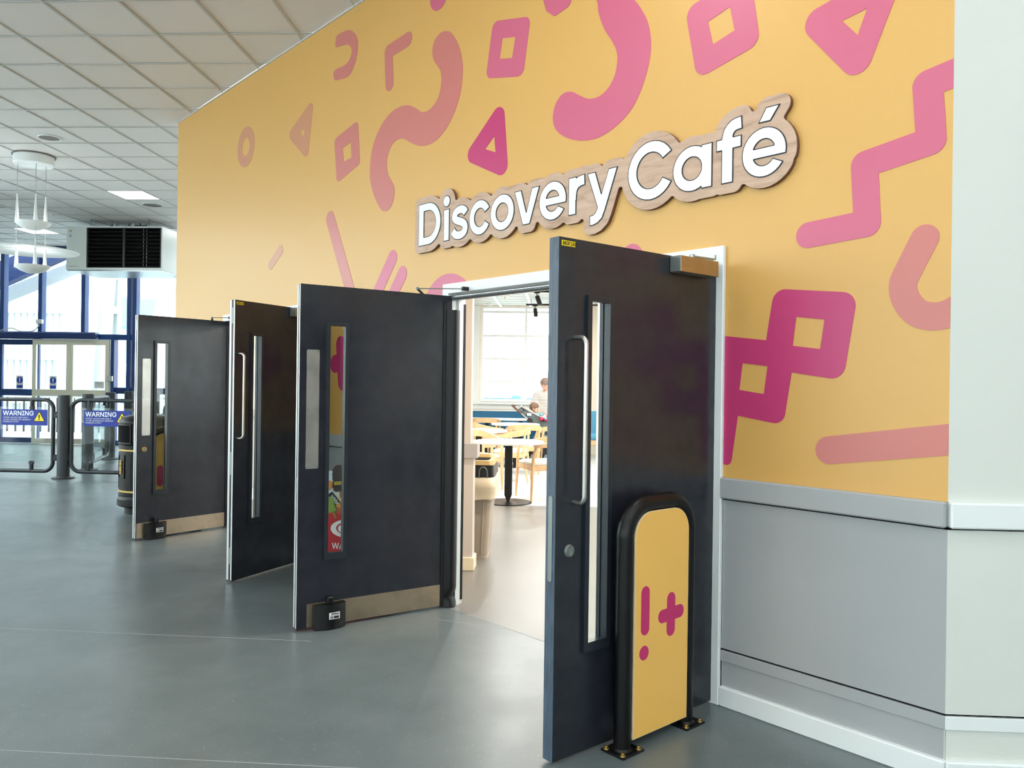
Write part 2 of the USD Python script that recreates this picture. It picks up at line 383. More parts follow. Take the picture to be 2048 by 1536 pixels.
shape(Polygon(smooth_poly(tz([(3.741, 4.252), (3.742, 4.30), (3.715, 4.337), (3.62, 4.335), (3.504, 4.312), (3.41, 4.235), (3.385, 4.148), (3.41, 4.05), (3.48, 3.97), (3.556, 3.949), (3.66, 3.96), (3.738, 3.973), (3.765, 4.01), (3.766, 4.05), (3.715, 4.063), (3.60, 4.055), (3.53, 4.07), (3.489, 4.11), (3.485, 4.16), (3.542, 4.207), (3.62, 4.225), (3.709, 4.237)]), 3)).buffer(0), 'mural_salmon')
shape(LineString(tz([(2.69, 3.985), (2.945, 3.97), (2.925, 3.725)])).buffer(0.053, quad_segs=8), 'mural_salmon')
SQ1 = [(2.23, 3.897), (2.171, 3.865), (2.098, 3.772), (2.053, 3.663), (2.04, 3.564), (2.062, 3.432), (2.13, 3.31), (2.229, 3.219), (2.347, 3.169), (2.471, 3.166), (2.567, 3.192), (2.649, 3.232), (2.707, 3.263), (2.767, 3.282), (2.843, 3.277), (2.903, 3.241), (2.94, 3.176), (2.946, 3.119), (2.925, 3.047), (2.88, 2.995), (2.844, 2.945), (2.836, 2.896), (2.858, 2.832), (2.909, 2.787), (2.968, 2.782), (3.026, 2.81), (3.111, 2.913), (3.17, 3.032), (3.183, 3.125), (3.166, 3.252), (3.104, 3.368), (2.997, 3.462), (2.875, 3.51), (2.755, 3.517), (2.655, 3.496), (2.573, 3.454), (2.508, 3.415), (2.445, 3.403), (2.369, 3.422), (2.309, 3.47), (2.277, 3.559), (2.286, 3.633), (2.322, 3.684), (2.36, 3.726), (2.384, 3.779), (2.384, 3.833), (2.356, 3.879), (2.304, 3.903), (2.267, 3.904)]
shape(Polygon(smooth_poly(tz(SQ1))).buffer(0), 'mural_salmon')
SQ2 = [(1.02, 3.72), (0.93, 3.70), (0.851, 3.627), (0.833, 3.546), (0.79, 3.446), (0.732, 3.361), (0.699, 3.296), (0.695, 3.234), (0.713, 3.167), (0.76, 3.113), (0.825, 3.087), (0.9, 3.094), (0.97, 3.131), (1.035, 3.169), (1.104, 3.174), (1.158, 3.134), (1.182, 3.061), (1.164, 2.992), (1.099, 2.932), (1.009, 2.889), (0.905, 2.863), (0.804, 2.863), (0.692, 2.896), (0.585, 2.965), (0.512, 3.076), (0.473, 3.193), (0.469, 3.296), (0.495, 3.398), (0.549, 3.492), (0.58, 3.532), (0.62, 3.60), (0.66, 3.72), (0.70, 3.83), (0.80, 3.93), (0.95, 3.90), (1.05, 3.82)]
shape(Polygon(smooth_poly(tz(SQ2))).buffer(0), 'mural_pink')
shape(rounded([(1.735, 3.80), (1.385, 3.715), (1.445, 3.37), (1.80, 3.455)], 0.05, [(1.641, 3.663), (1.52, 3.634), (1.548, 3.512), (1.668, 3.541)]), 'mural_pink')
shape(rounded([(1.625, 3.29), (1.565, 2.765), (2.03, 2.985)], 0.06, [(1.708, 3.067), (1.693, 2.96), (1.796, 3.002)]), 'mural_magenta')
shape(LineString(tz([(3.79, 2.845), (3.42, 2.16)])).buffer(0.066, quad_segs=8), 'mural_salmon')
shape(LineString(tz([(2.85, 2.42), (3.08, 2.15)])).buffer(0.058, quad_segs=8), 'mural_pink')
shape(LineString(tz([(2.72, 2.29), (2.95, 2.02)])).buffer(0.058, quad_segs=8), 'mural_pink')
shape(LineString(tz([(4.70, 2.69), (4.90, 2.575)])).buffer(0.047, quad_segs=8), 'mural_glare_pale')
shape(ringp(2.17, 1.93, 0.31, 0.12), 'mural_pink')
shape(LineString(tz([(0.575, 2.175), (0.575, 1.9)])).buffer(0.072, quad_segs=8), 'mural_pink')
shape(rounded([(0.255, 3.372), (-0.12, 3.335), (-0.165, 3.075), (0.17, 3.005)], 0.06, [(-0.002, 3.297), (-0.029, 3.177), (0.091, 3.147), (0.12, 3.266)]).union(rounded([(0.255, 3.372), (-0.105, 3.43), (-0.165, 3.075), (0.18, 3.005)], 0.06, [(-0.002, 3.297), (-0.029, 3.177), (0.091, 3.147), (0.12, 3.266)])), 'mural_pink')
shape(rounded([(-0.33, 3.12), (-0.632, 2.745), (-0.83, 3.22)], 0.065, [(-0.549, 3.05), (-0.655, 3.066), (-0.617, 2.968)]), 'mural_pink')
shape(LineString(tz([(-1.2, 2.74), (-0.895, 2.69), (-0.912, 2.465), (-0.652, 2.425), (-0.667, 2.18), (-0.41, 2.165)])).buffer(0.056, quad_segs=8), 'mural_pink')
shape(LineString(smooth_poly([(-t, z) for t, z in [(-0.893, 2.090), (-0.835, 1.975), (-0.812, 1.915), (-0.828, 1.85), (-0.872, 1.80), (-0.93, 1.784), (-0.985, 1.793), (-1.04, 1.825)]], 4, False)).buffer(0.054, quad_segs=8), 'mural_salmon')
sqA = rounded([(-0.252, 1.945), (-0.632, 1.898), (-0.575, 1.535), (-0.195, 1.59)], 0.06)
sqB = rounded([(0.05, 1.747), (-0.362, 1.697), (-0.305, 1.335), (0.08, 1.39)], 0.05)
tail = rounded([(0.20, 1.62), (-0.105, 1.58), (-0.040, 1.13), (0.26, 1.17)], 0.03)
hA = Polygon(tz([(-0.36, 1.813), (-0.49, 1.794), (-0.472, 1.669), (-0.345, 1.686)])); hB = Polygon(tz([(-0.096, 1.613), (-0.224, 1.597), (-0.207, 1.471), (-0.08, 1.488)]))
shape(unary_union([sqA, sqB, tail]).difference(unary_union([hA, hB])), 'mural_magenta')
shape(LineString(tz([(-0.516, 1.238), (-1.2, 1.345)])).buffer(0.059, quad_segs=8), 'mural_salmon')
shape(rounded([(1.32, 3.9), (1.25, 3.70), (1.18, 3.645), (1.06, 3.665), (0.99, 3.80)], 0.04), 'mural_pink')
shape(Point(-2.32, 4.17).buffer(0.10), 'mural_pink')
shape(LineString(tz([(3.59, 1.80), (3.55, 1.50)])).buffer(0.072, quad_segs=8).union(LineString(tz([(3.68, 1.645), (3.40, 1.69)])).buffer(0.072, quad_segs=8)), 'mural_magenta')

# --- white wall on the right, same dado in white
wf_ = thing('wall_front', 'white wall with a white panelled dado right of the mural', 'wall', (c1[0], c1[1], 0), 0, kind=st)
part('painted_plaster', box((0, 0.0, 1.075), (7 - c1[0], 0.2, CEIL)), M['white_paint'], wf_)
dado(wf_, (0.0, 7 - c1[0]), M['white_paint'], M['white_gloss'])
bf = thing('baseboard_front', 'white skirting board below the white wall', 'skirting board', (c1[0], c1[1], 0), 0, kind=st)
part('skirting', box((0.0, -0.018, 0), (7 - c1[0], 0.1, 0.092), 0.005), M['white_gloss'], bf)
# --- other walls of the hall (behind and beside the camera) and the cafe
def plain_wall(name, label, a, b, paint='white_paint'):
    w = thing(name, label, 'wall', kind=st); part('painted_plaster', box(a, b), M[paint], w); return w
def window_wall(name, label, wlabel, n0, length, loc, rz, openings, z0=0.85, z1=3.6):
    """a white wall with tall windows, x along the wall"""
    w = thing(name, label, 'wall', loc, rz, kind=st)
    g = sbox(0, 0, length, CEIL)
    for a, b in openings: g = g.difference(sbox(a, z0, b, z1))
    part('painted_plaster', plate(g, 0.0, 0.2), M['white_paint'], w)
    for k, (a, b) in enumerate(openings):
        v = thing('window_%d' % (n0 + k), wlabel, 'window', loc, rz, kind=st)
        part('frame', plate(sbox(a, z0, b, z1).difference(unary_union([sbox(a + 0.06, z0 + 0.06, (a + b) / 2 - 0.03, z1 - 0.06), sbox((a + b) / 2 + 0.03, z0 + 0.06, b - 0.06, z1 - 0.06)])), 0.06, 0.14), M['white_gloss'], v)
        for x0, x1 in ((a + 0.06, (a + b) / 2 - 0.03), ((a + b) / 2 + 0.03, b - 0.06)):
            part('pane', box((x0, 0.097, z0 + 0.06), (x1, 0.103, z1 - 0.06)), M['pane_clear'], v)
window_wall('wall_back', 'white wall behind the viewer with unseen windows added for daylight', 'added unseen window letting daylight in behind the viewer', 5, 23.4, (7.2, -6.0, 0), math.pi, [(1.6 + 3.6 * k, 4.4 + 3.6 * k) for k in range(6)])  # these windows are added, unseen, for soft daylight from behind the camera
window_wall('wall_left', 'almost fully glazed wall along the left side of the hall', 'tall window in the left side wall', 11, 18.6, (-9.4, -6.1, 0), math.pi / 2, [(0.4 + 3.03 * k, 3.25 + 3.03 * k) for k in range(6)], 0.12, 4.3)
plain_wall('wall_return', 'white wall closing the far alcove on the left', (-16.2, 12.38, 0), (-9.41, 12.5, CEIL))
plain_wall('wall_far_left', 'white end wall of the far alcove', (-16.2, 12.5, 0), (-16, GY + 0.1, CEIL))
plain_wall('wall_east', 'plain white wall at the right end of the hall', (7, -6, 0), (7.2, c1[1], CEIL))
CW = 17.45                                                    # the cafe's window wall
wl = plain_wall('wall_cafe_left', 'cream cafe wall seen through the glass of the second door leaf', (e1[0] + 0.02, e1[1] + 0.12, 0), (e1[0] + 0.22, GY, CEIL), 'cream_paint')
part('dado_rail', box((e1[0] + 0.2, 9.6, 1.0), (e1[0] + 0.25, CW, 1.1), 0.005), M['nib_grey'], wl)
part('dado_panel', box((e1[0] + 0.2, 9.6, 0), (e1[0] + 0.225, CW, 1.0)), M['nib_grey'], wl)
part('light_switch', box((e1[0] + 0.2, 11.35, 1.25), (e1[0] + 0.235, 11.45, 1.4), 0.004), M['white_gloss'], wl)
window_wall('wall_cafe_right', 'white wall closing the cafe on the right with windows added for side light', 'added unseen window giving the cafe side light', 17, 14.2, (9.0, CW + 0.1, 0), -math.pi / 2, [(0.6 + 3.4 * k, 3.5 + 3.4 * k) for k in range(4)], 0.9, 3.1)  # unseen windows added to light the cafe from the side

# --- ceiling: suspended tiles on a white grid
TS, GX0, GY0 = 0.62, -4.75, 5.52
ceil = thing('ceiling', 'suspended ceiling of white square tiles in a narrow grid', 'ceiling', kind=st)
part('slab', slab(foyer.buffer(0.15, join_style=2), CEIL + 0.16, CEIL + 0.3), M['ceiling_board'], ceil)
led_cells = ({(i, j) for i in (-16, -10, -4, 2, 8, 14) for j in (16, 11, 6, 1, -4)} - {(2, 1), (-4, 6)}) | {(i, j) for i in (2, 5, 8, 11, 14) for j in (-4, -7, -10, -13)}  # last set of cells adds unseen panels to brighten the near walls
led_cells = {c for c in led_cells if foyer.buffer(-0.05).contains(sbox(GX0 + c[0] * TS, GY0 + c[1] * TS, GX0 + c[0] * TS + TS, GY0 + c[1] * TS + TS))}
def project(P):
    v = np.asarray(P, float) - np.array([0, 0, 1.5]); z = v @ fw
    return 1024 + 1600.5 * (v @ rt) / z, 768 - 1600.5 * (v @ up) / z, z
seen, rest = [], []
for i in range(-19, 20):
    for j in range(-19, 21):
        if (i, j) in led_cells: continue
        x, y = GX0 + i * TS, GY0 + j * TS
        g = sbox(x + 0.008, y + 0.008, x + TS - 0.008, y + TS - 0.008).intersection(foyer)
        if g.is_empty or g.area < 1e-4: continue
        px = [project((*q, CEIL)) for q in g.exterior.coords]
        vis = any(z > 1 and -15 < a < 740 and -15 < b < 520 for a, b, z in px)
        (seen if vis else rest).append((np.hypot(x, y), i, j, g))
seen.sort(key=lambda s: s[0])
rest += seen[300:]; seen = seen[:300]
random.seed(4)
def tile(g, dz): return slab(g, CEIL + 0.004 + dz, CEIL + 0.019 + dz)
for _, i, j, g in seen: part('ceiling_tile', tile(g, random.uniform(0, 0.003)), M['tile_white'], ceil, smooth=False)
part('ceiling_tile_field', cat(*[tile(g, 0) for _, i, j, g in rest]), M['tile_white'], ceil, smooth=False, kind='stuff')
fb = foyer.bounds
def tees(lines, w, h):
    for L in lines:
        g = L.intersection(foyer)
        for q in polys(g): part('grid_bar', slab(q, CEIL - h, CEIL + 0.0035), M['tee_white'], ceil, smooth=False)
tees([sbox(GX0 + i * TS - 0.012, fb[1], GX0 + i * TS + 0.012, fb[3]) for i in range(-18, 20)], 0.024, 0.004)
tees([sbox(fb[0], GY0 + j * TS - 0.010, fb[2], GY0 + j * TS + 0.010) for j in range(-18, 21)], 0.020, 0.002)

# ceiling LED panels
first = None
for n, (i, j) in enumerate(sorted(led_cells, key=lambda c: (c != (-4, 11), c != (-10, 16), c))):
    pos = (GX0 + (i + 0.5) * TS, GY0 + (j + 0.5) * TS, CEIL)
    lab = {0: 'square ceiling light panel above the black-louvred heater', 1: 'square ceiling light panel half hidden by the pendant lamp'}.get(n, 'added unseen ceiling light panel brightening the hall')
    grp = 'unseen ceiling panels added to brighten the hall' if n > 1 else None
    if first is None:
        first = thing('ceiling_light', lab, 'ceiling light', pos)
        h = TS / 2 - 0.012
        part('frame', slab(sbox(-h, -h, h, h).difference(sbox(-h + 0.015, -h + 0.015, h - 0.015, h - 0.015)), -0.001, 0.012), M['white_gloss'], first)
        part('diffuser', box((-h + 0.014, -h + 0.014, 0.001), (h - 0.014, h - 0.014, 0.006)), M['led_panel'], first)
    else: copy_of(first, pos, 0, lab, grp)
# ------------------------------------------------------------------ door frames
def door_frame(name, label, t0, t1):
    """white architrave and lining; t0..t1 outer width"""
    f = thing(name, label, 'door frame', W0, WR, kind=st)
    H = 2.168
    for a, b, nm in ((-t1, -t1 + 0.068, 'architrave'), (-t0 - 0.068, -t0, 'architrave')):
        part(nm, box((a, -0.022, 0), (b, 0.001, H), 0.004), M['white_gloss'], f)
    part('architrave', box((-t1 + 0.002, -0.0225, H - 0.068), (-t0 - 0.002, 0.001, H), 0.004), M['white_gloss'], f)
    a, b = -t1 + 0.066, -t0 - 0.066
    part('lining', box((a - 0.02, 0.001, 0), (a, 0.128, H - 0.065)), M['white_gloss'], f)
    part('lining', box((b, 0.001, 0), (b + 0.02, 0.128, H - 0.065)), M['white_gloss'], f)
    part('lining', box((a - 0.02, 0.001, H - 0.068), (b + 0.02, 0.128, H - 0.048)), M['white_gloss'], f)
    part('door_stop', box((a, 0.06, 0), (a + 0.014, 0.10, H - 0.07)), M['white_gloss'], f)
    part('door_stop', box((b - 0.014, 0.06, 0), (b, 0.10, H - 0.07)), M['white_gloss'], f)
    part('door_stop', box((a, 0.06, H - 0.085), (b, 0.10, H - 0.068)), M['white_gloss'], f)
    part('coordinator_bar', cat(box((a + 0.01, 0.004, H - 0.112), (b - 0.01, 0.034, H - 0.078), 0.006), cyl((a + 0.01, 0.006, H - 0.098), (b - 0.01, 0.006, H - 0.098), 0.010, 12)), M['alu'], f, 'aluminium bar under the frame head')
    for x in (a + 0.003, b - 0.003):
        part('intumescent_strip', box((x - 0.005, 0.104, 0.03), (x + 0.005, 0.126, H - 0.13)), M['black_rubber'], f)
    return f
door_frame('trim_1', 'white frame of the nearer double doorway', 0.0, 2.205)
door_frame('trim_2', 'white frame of the farther double doorway', 3.91, 5.955)

# ------------------------------------------------------------------ door leaves: x from the hinge to the free edge, +y the face in view
def leaf(name, label, hinge, free, x0, L, kind, zt=2.085, tagtext=None):
    A, B = W(*hinge), W(*free); d = (B - A) / np.linalg.norm(B - A)
    D = thing(name, label, 'door', A, math.atan2(d[1], d[0]), kind=st)
    TH = 0.054
    gx0, gx1 = (0.700, 0.806) if kind == 'push' else (0.722, 0.836)
    if name == 'door_4': gx0, gx1 = 0.637, 0.752
    if name == 'door_3': gx0, gx1 = 0.628, 0.722
    gz0, gz1 = 0.45, 1.845
    hole = sbox(gx0 - 0.016, gz0 - 0.016, gx1 + 0.016, gz1 + 0.016)
    part('leaf', plate(sbox(x0, 0.012, L, zt).difference(hole), -TH, 0), M['door_paint'], D)
    fx = 0.020
    ring = sbox(gx0 - fx, gz0 - fx - 0.015, gx1 + fx, gz1 + fx).difference(sbox(gx0 + 0.004, gz0 + 0.004, gx1 - 0.004, gz1 - 0.004))
    ring2 = sbox(gx0 - 0.034, gz0 - 0.034, gx1 + 0.034, gz1 + 0.034).difference(sbox(gx0 - 0.012, gz0 - 0.012, gx1 + 0.012, gz1 + 0.012))
    part('vision_frame', plate(ring, -0.016, 0.014), M['door_bead'], D)
    part('vision_frame', plate(ring2, -TH - 0.010, -TH + 0.010), M['door_bead'], D)
    part('vision_glass', box((gx0 - 0.014, -TH / 2 - 0.003, gz0 - 0.014), (gx1 + 0.014, -TH / 2 + 0.003, gz1 + 0.014)), M['pane_door'] if kind == 'push' else M['pane_clear'], D)
    # lipping on the free edge
    if kind == 'pull' and name == 'door_1':
        part('worn_edge', box((L, -TH, 0.012), (L + 0.002, 0, zt)), M['door_edge_worn'], D, 'scuffed free edge showing bare timber')
        part('lock_faceplate', plate(rrect(-TH * 0.72, 0.72, -TH * 0.28, 1.06, 0.01), 0, 0.002).apply_transform(np.array([[0, 1, 0, L + 0.002], [1, 0, 0, 0], [0, 0, 1, 0], [0, 0, 0, 1.0]])), M['closer_grey'], D)
    else:
        part('edge_strip', box((L, -TH + 0.004, 0.02), (L + 0.0025, -TH * 0.58, zt - 0.002)), M['edge_strip'], D, 'pale metal strip on the free edge')
        part('edge_strip', box((L, -TH * 0.25, 0.02), (L + 0.0025, -0.001, zt - 0.002)), M['edge_strip'], D)
        for z, h in ((0.80, 0.17), (1.92, 0.12), (0.14, 0.12)) if kind == 'pull' else ((0.82, 0.10), (1.95, 0.10)):
            part('lock_faceplate', box((L, -TH * 0.62, z), (L + 0.004, -TH * 0.22, z + h), 0.001), M['closer_grey'], D)
    for z in (0.24, 1.0, 1.78):                                # hinges
        hg = part('hinge', cat(box((x0 - 0.012, -0.02, z), (x0 + 0.012, -0.002, z + 0.1), 0.001)), M['steel'], D)
        part('knuckle', cat(*[cyl((x0 - 0.010, 0.002, z + a), (x0 - 0.010, 0.002, z + a + 0.018), 0.007, 10) for a in (0.0, 0.0205, 0.041, 0.0615, 0.082)]), M['steel'], hg)
    if kind == 'pull':
        k = {'door_1': (0.911, 1.03, 1.69, 0.06), 'door_3': (0.868, 1.07, 1.70, 0.06)}[name]
        x, z0, z1, off = k
        pts = fillet([(x, 0.0, z0), (x, off, z0), (x, off, z1), (x, 0.0, z1)], 0.034, 7)
        part('pull_handle', tube(pts, 0.0105, 14), M['steel'], D, 'brushed steel D-shaped pull handle')
        cz = {'door_1': (0.935, 0.838), 'door_3': None}[name]
        if cz:
            es = part('lock_escutcheon', rot(lathe([(0, 0.010), (0.022, 0.010), (0.0255, 0.007), (0.0265, 0)], 28), -math.pi / 2, (1, 0, 0)).apply_translation((cz[0], 0, cz[1])), M['closer_grey'], D)
            part('key_cylinder', plate(Point(cz[0], cz[1] + 0.006).buffer(0.0085).union(rrect(cz[0] - 0.0055, cz[1] - 0.018, cz[0] + 0.0055, cz[1] + 0.004, 0.005)), 0.008, 0.014), M['steel'], es)
            part('keyway', box((cz[0] - 0.001, 0.0138, cz[1] + 0.002), (cz[0] + 0.001, 0.0146, cz[1] + 0.011)), M['ink_black'], es)
        # overhead closer and its arm
        a, b = (0.062, 0.335) if name == 'door_1' else (0.0, 0.30)
        cl = part('closer_body', box((a, 0.0005, zt - 0.076), (b, 0.062, zt - 0.004), 0.003), M['closer_grey'], D, 'brushed metal overhead door closer')
        part('cover_plate', box((a - 0.001, 0.060, zt - 0.075), (b - 0.001, 0.0635, zt - 0.005), 0.001), M['bronze'], cl, 'bronze coloured front of the closer')
        piv = np.array([0.22, 0.034, zt + 0.006]); knee = np.array([0.07, 0.046, zt + 0.012])
        part('closer_arm', cat(cyl(piv - (0, 0, 0.012), piv + (0, 0, 0.008), 0.012, 12), box((0, -0.009, -0.003), (np.linalg.norm(knee[:2] - piv[:2]), 0.009, 0.003)).apply_transform(trimesh.transformations.translation_matrix(piv) @ trimesh.transformations.rotation_matrix(math.atan2(knee[1] - piv[1], knee[0] - piv[0]), (0, 0, 1))), cyl(knee - (0, 0, 0.006), knee + (0, 0, 0.014), 0.008, 10)), M['alu'], D)
        lx = L - 0.012
        lb = part('asset_label', box((lx - 0.075, 0, zt - 0.034), (lx, 0.0012, zt - 0.012)), M['label_yellow'], D, 'small yellow asset label')
        part('lettering', text_on('MGF18C' if name == 'door_1' else 'MGF18D', 0.015, lx - 0.005, zt - 0.0305, 0.0013, 1, 0.0006, True, 0.88), M['ink_black'], lb)
    else:
        ex = L - 0.042 if name == 'door_2' else L - 0.046
        pp = part('push_plate', plate(rrect(ex - 0.080, 0.973, ex, 1.692, 0.009), 0, 0.0025), M['steel'], D, 'brushed steel push plate')
        part('screw', cat(*[rot(lathe([(0, 0.0012), (0.003, 0.0008), (0.0042, 0)], 10), -math.pi / 2, (1, 0, 0)).apply_translation((x, 0.0025, z)) for x in (ex - 0.070, ex - 0.010) for z in (0.985, 1.33, 1.68)]), M['closer_grey'], pp)
        kx0 = 0.012
        kp = part('kick_plate', plate(rrect(kx0, 0.016, L - 0.062 if name == 'door_2' else L - 0.006, 0.158, 0.006), 0, 0.0025), M['steel_wall_tint'], D, 'brushed steel kick plate')
        part('screw', cat(*[rot(lathe([(0, 0.0012), (0.003, 0.0008), (0.0042, 0)], 10), -math.pi / 2, (1, 0, 0)).apply_translation((x, 0.0025, z)) for x in (0.024, 0.45) for z in (0.028, 0.146)]), M['closer_grey'], kp)
        bx1 = L - 0.097 if name == 'door_2' else L - 0.082
        bx0 = bx1 - 0.198
        xs = np.linspace(bx0, bx1, 17); u = (xs - xs.mean()) / (bx1 - bx0) * 2
        ys = 0.040 + 0.030 * (1 - u ** 2)
        outl = Polygon([(bx0, 0.003)] + list(zip(xs, ys)) + [(bx1, 0.003)])
        hb = part('door_holder', slab(outl, 0.006, 0.152), M['black_plastic'], D, 'black battery door holder box on the kick plate')
        for z in (0.136, 0.122, 0.108, 0.094, 0.03):
            for sgn in (1, -1):
                q = [(x, y + 0.002) for x, y, uu in zip(xs, ys, u) if 0.45 < sgn * uu < 0.97]
                part('grip_rib', tube([(x, y, z) for x, y in q], 0.0022, 6), M['black_plastic'], hb)
        part('plunger_knob', cat(box((bx1 - 0.115, 0.018, 0.152), (bx1 - 0.075, 0.055, 0.196), 0.006), cyl((bx1 - 0.095, 0.036, 0.14), (bx1 - 0.095, 0.036, 0.154), 0.012)), M['black_plastic'], hb)
        part('rubber_foot', lathe([(0.0, 0.001), (0.012, 0.001), (0.012, 0.008), (0, 0.008)], 14, (bx1 - 0.10, 0.04, 0)), M['black_rubber'], hb)
        sx_ = bx0 + 0.083
        yl = 0.0705
        sk = part('holder_label', box((sx_ - 0.034, yl - 0.006, 0.064), (sx_ + 0.034, yl, 0.104)), M['sticker_white'], hb, 'white printed label on the door holder')
        part('print', cat(box((sx_ - 0.028, yl, 0.093), (sx_ + 0.020, yl + 0.0005, 0.099)), box((sx_ - 0.028, yl, 0.068), (sx_ + 0.004, yl + 0.0005, 0.082)), *[box((sx_ + a, yl, 0.068), (sx_ + a + 0.004, yl + 0.0005, 0.082)) for a in (0.009, 0.016, 0.023)], *[box((sx_ - 0.030, yl, z), (sx_ + 0.024, yl + 0.0005, z + 0.0012)) for z in (0.0855, 0.0885)]), M['ink_black'], sk)
        if name == 'door_4':
            cz = (L - 0.072, 0.845)
            es = part('lock_escutcheon', rot(lathe([(0, 0.010), (0.022, 0.010), (0.0255, 0.007), (0.0265, 0)], 28), -math.pi / 2, (1, 0, 0)).apply_translation((cz[0], 0, cz[1])), M['brass_bolt'], D)
            part('key_cylinder', plate(Point(cz[0], cz[1] + 0.004).buffer(0.0085).union(rrect(cz[0] - 0.0055, cz[1] - 0.018, cz[0] + 0.0055, cz[1] + 0.004, 0.005)), 0.008, 0.014), M['closer_grey'], es)
        # flexible finger guard over the hinge gap
        gz = 2.045
        part('finger_guard_rail', box((-0.012, 0, 0.012), (0.010, 0.008, gz), 0.002), M['black_rubber'], D)
        roll = []
        zz = np.concatenate([[0.008], np.linspace(0.03, 0.16, 9), [gz - 0.055]])
        a = np.linspace(0, 1, 9)
        rows = []
        for z in zz:
            dent = 0.035 * math.exp(-((z - 0.075) / 0.035) ** 2) if name == 'door_2' else 0.0
            rows.append(np.stack([-0.012 - 0.10 * a, 0.006 + (0.036 - dent * 0.5) * np.sin(a * math.pi) - dent * a * 0.6, np.full(9, z)], 1))
        rows = np.array(rows); V = rows.reshape(-1, 3); n = 9; F = []
        for i in range(len(zz) - 1):
            for k in range(n - 1):
                q = i * n + k; F += [(q, q + 1, q + n + 1), (q, q + n + 1, q + n)]
        F = np.array(F); nv = len(V)
        V2 = np.vstack([V, V - np.array([0, 0.003, 0])]); F2 = np.vstack([F, F[:, ::-1] + nv])
        part('finger_guard', trimesh.Trimesh(V2, F2, process=False), M['black_rubber'], D, 'black flexible finger guard along the hinge side', smooth=60)
        # arm of the closer on the far face, reaching back to the frame head
        p0, p1 = np.array([0.155, -0.03, zt + 0.004]), np.array([0.262 if name == 'door_2' else 0.24, 0.10, zt + 0.018])
        wx = (W(1.93, 0.035, 2.115) if name == 'door_2' else W(5.70, 0.035, 2.125)) - A
        p2 = np.array([wx @ d, wx @ np.array([-d[1], d[0], 0]), wx[2]])
        def flat(p, q, w=0.009):
            m = box((0, -w, -0.0025), (np.linalg.norm(q - p), w, 0.0025)); v = (q - p) / np.linalg.norm(q - p)
            y = np.cross((0, 0, 1), v); y /= np.linalg.norm(y); T = np.eye(4); T[:3, 0], T[:3, 1], T[:3, 2], T[:3, 3] = v, y, np.cross(v, y), p
            m.apply_transform(T); return m
        arm = part('closer_arm', cat(flat(p0, p1), flat(p1, p2), cyl(p1 - (0, 0, 0.008), p1 + (0, 0, 0.008), 0.009, 10)), M['closer_grey'], D, 'folding arm of the door closer')
        part('arm_bracket', box(p2 - (0.03, 0.012, 0.012), p2 + (0.03, 0.012, 0.012), 0.002), M['black_metal'], arm)
        part('closer_body', box((0.02, -TH - 0.06, zt - 0.08), (0.30, -TH, zt - 0.005), 0.003), M['closer_grey'], D)
    return D
leaf('door_1', 'nearest dark grey door leaf, with a long pull handle, standing open behind the yellow guard', (0.04, 0.03), (0.077, 1.004), -0.02, 1.008, 'pull')
leaf('door_2', 'dark grey door leaf with push plate and battery holder, left leaf of the nearer doorway', (2.134, 0.05), (2.262, 1.03), -0.054, 0.988, 'push')
leaf('door_3', 'nearly black looking door leaf with a pull handle, right leaf of the farther doorway', (4.0, 0.03), (3.638, 0.852), -0.03, 0.903, 'pull', 2.098)
leaf('door_4', 'farthest dark grey door leaf, with a push plate and lock, beside the black litter bin', (5.864, 0.005), (5.692, 0.934), -0.04, 0.928, 'push', 2.098)

